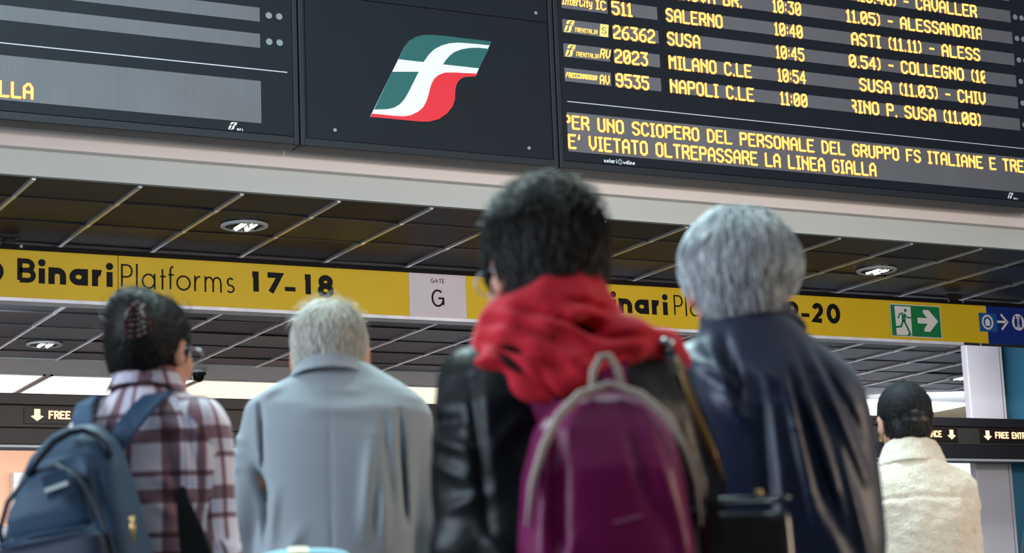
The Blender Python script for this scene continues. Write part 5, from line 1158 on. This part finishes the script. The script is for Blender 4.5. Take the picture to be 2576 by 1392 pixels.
F.cut(Cone((.014, .01, 1.55), (.014, .02, 1.72), .055, .07, .006)); F.cut(Cone(J['wrL'], np.array(J['wrL'])+[.06, .06, -.10], .04, .055, .006)); F.cut(Cone(J['wrR'], np.array(J['wrR'])+[-.06, .06, -.10], .04, .055, .006))
for a in ((-.17, 1.392, .02, 1.402, .006, -.007), (.0, 1.402, .19, 1.392, .006, -.007), (-.17, 1.36, -.09, 1.38, .010, .006), (-.15, 1.30, -.12, 1.37, .008, -.010), (-.145, 1.29, -.10, 1.10, .010, -.010), (.06, 1.50, .13, 1.36, .014, -.005), (.18, 1.30, .17, 1.20, .008, -.008)): F.fold(*a)
F.noise(.0022, 90, 90, 90, 81); F.noise(.003, 22, 22, 12, 82)
cloth('fleece_jacket', F, fleece, W5, .0070, 1)
Fc = Field(); Fc.add(Band((.014, .008, 0), 1.508, 1.588, .108, .076, .008, .004, tilt=-.12, gap=.03)); Fc.noise(.0022, 90, 90, 90, 83); cloth('fleece_collar', Fc, fleece, W5, .0055, 1)
HF = hair_cap(TT, .007, low=-.080, ears=True, extra=[Ell((0, .060, -.090), (.045, .035, .025), .02), Ell((.058, .035, -.065), (.014, .03, .03), .015), Ell((-.058, .035, -.065), (.014, .03, .03), .015)])
cap = field_cap(HF, J['head'], .006); to_mesh('hair_mass', *cap, HD, W5)
strands('hair', HF, cap, HD, W5, 2200, .022, .0008, None, crown_comb(T0, (0, -.05, .12), .5), lift=.006, jit=.5, seed=18)
for s in (-1, 1):
    m = MB(); m.tube([T0((s*.084, -.008+.011*math.cos(a*PI/8), -.048+.011*math.sin(a*PI/8))) for a in range(17)], .0016, 6, False); wb(m, 'hoop_earring', gold, W5)
CAPM = mat('cap_twill', (12, 14, 19), .7, bump=.2, bscale=400, spec=.2)
CP = empty('baseball_cap', (0, 0, 0)); CP.parent = W5; CP.name = 'cap'
F = Field(); F.add(TT(Ell((0, -.012, .040), (.090, .108, .098), .01))); F.cut(TT(Ell((0, -.01, -.078), (.3, .3, .088), .004)), TT(Ell((0, -.012, .02), (.083, .100, .104), .002)), TT(Ell((0, -.115, .020), (.036, .04, .022), .003)))
V, Q = field_cap(F, J['head'], .0045, .15); o = to_mesh('crown', V, Q, CAPM, CP)
F = Field(); F.add(TT(Ell((0, .095, .020), (.086, .085, .010), .004))); F.cut(TT(Ell((0, -.012, .02), (.088, .106, .2), .003))); cloth('brim', F, CAPM, CP, .0045, 1)
seamM = mat('cap_seam', (12, 14, 18), .8)
for k in range(6):
    a = math.radians(90+60*k); m = MB(); P_ = []
    for t in range(9):
        ph = math.radians(10+80*t/8); P_.append(T0((.0905*math.cos(ph)*math.cos(a), -.012+.1085*math.cos(ph)*math.sin(a), .040+.0985*math.sin(ph))))
    m.tube(P_, .0012, 6); wb(m, 'seam', seamM, CP)
m = MB(); m.tube([T0((0, -.012, .137)), T0((0, -.012, .142)), T0((0, -.012, .144))], [.008, .007, .003], 12); wb(m, 'button', CAPM, CP)
m = MB(); m.strip([T0((x, -.0125-math.sqrt(max(.0,1-(x/.086)**2))*.106, .012)) for x in (-.045, -.03, -.015, 0, .015, .03, .045)], [R@np.array([x*6, -1, 0]) for x in (-.045, -.03, -.015, 0, .015, .03, .045)], .014, .003); wb(m, 'adjuster_strap', mat('cap_strap', (34, 36, 42), .4), CP, False)

# ===== figures mostly outside the frame
def plain_person(o, label, k, coat, col_h, cap_=None, seed=1, turn=0.):
    w = person(o, label)
    S = lambda *p: tuple(q*k for q in p)
    J = dict(k=k, head=S(0, .02, 1.615), turn=turn, nod=.08, hs=k, neck=S(0, 0, 1.50), rz=0, c0=(0, 0), hip=S(0, 0, .90),
             torso=[S(z, 0, 0, a, b) for z, a, b in ((.78, .19, .14), (.95, .18, .13), (1.12, .165, .12), (1.27, .175, .125), (1.38, .172, .12), (1.44, .145, .105), (1.49, .10, .085), (1.53, .06, .065))],
             shL=S(-.145, 0, 1.40), elL=S(-.19, 0, 1.13), wrL=S(-.19, .08, .88), shR=S(.145, 0, 1.40), elR=S(.19, 0, 1.13), wrR=S(.19, .08, .88))
    b, R, _ = figure(J, w); TT = lambda p: Tr(p, R, J['head'], J['hs'])
    trousers(J, w, mat('plain_trousers', (44, 46, 56), .8))
    F = Field(); F.add(Loft([(z, a, b, hw+.012, hd+.014) for z, a, b, hw, hd in J['torso']], .03, 2.3)); sleeve(F, J['shL'], J['elL'], J['wrL'], (.066*k, .058*k, .048*k)); sleeve(F, J['shR'], J['elR'], J['wrR'], (.066*k, .058*k, .048*k))
    F.cut(Cone(S(0, .004, 1.50), S(0, .01, 1.66), .055*k, .07*k, .006)); F.cut(Cone(J['wrL'], np.array(J['wrL'])+[0, .05, -.12], .036*k, .05*k, .005)); F.cut(Cone(J['wrR'], np.array(J['wrR'])+[0, .05, -.12], .036*k, .05*k, .005)); F.noise(.004, 24, 24, 12, seed)
    cloth('jacket', F, coat, w, .010, 1)
    HF = hair_cap(TT, .010, low=-.08); cp = field_cap(HF, J['head'], .007); to_mesh('hair_mass', *cp, HD, w)
    strands('hair', HF, cp, HD, w, 1200, .03, .001, None, crown_comb(headframe(R, J['head'], k), (0, -.05, .12), .5), lift=.008, jit=.4, seed=seed)
    return w, J, R, TT
ff = Fr(2712, 1392, 8.0)
plain_person(ff.o, 'person in a plain black jacket, only the left shoulder showing at the right edge', .955, mat('black_jacket', (14, 15, 18), .5, sheen=.2), None, seed=91, turn=.3)
ff = Fr(765, 1385, 4.1); topz = px_sz(765, 1384, 4.1)[1]; kk = topz/1.80
w, J, R, TT = plain_person(ff.o, 'child in front of the pale suit jacket, only the light blue sun hat top showing', kk, mat('child_jacket', (90, 150, 170), .7), None, seed=92)
hb = mat('hat_cotton', (150, 196, 214), .8, bump=.3, bscale=300); H_ = J['head']; HT = empty('sun_hat', (0, 0, 0)); HT.parent = w; HT.name = 'hat'
F = Field(); F.add(Loft([(H_[2]+.03, 0, .01, .098, .105), (topz-.025, 0, .01, .094, .100), (topz-.006, 0, .01, .088, .092), (topz, 0, .01, .070, .075)], .012, 2.1)); F.add(Loft([(H_[2]+.02, 0, .01, .145, .150), (H_[2]+.032, 0, .01, .105, .112)], .01, 2.0)); F.cut(Cone((0, .012, H_[2]-.1), (0, .012, H_[2]+.03), .088, .088, .004)); cloth('hat_body', F, hb, HT, .0065, 1)
a, b = ff.p(737, 1386, -.0), ff.p(787, 1386, -.0); m = MB(); m.strip([(a[0], -.088, topz-.008), ((a[0]+b[0])/2, -.086, topz-.007), (b[0], -.082, topz-.008)], (0, -.6, .8), .020, .008); wb(m, 'hat_label', mat('cream_label', (240, 226, 190), .6), HT, False)
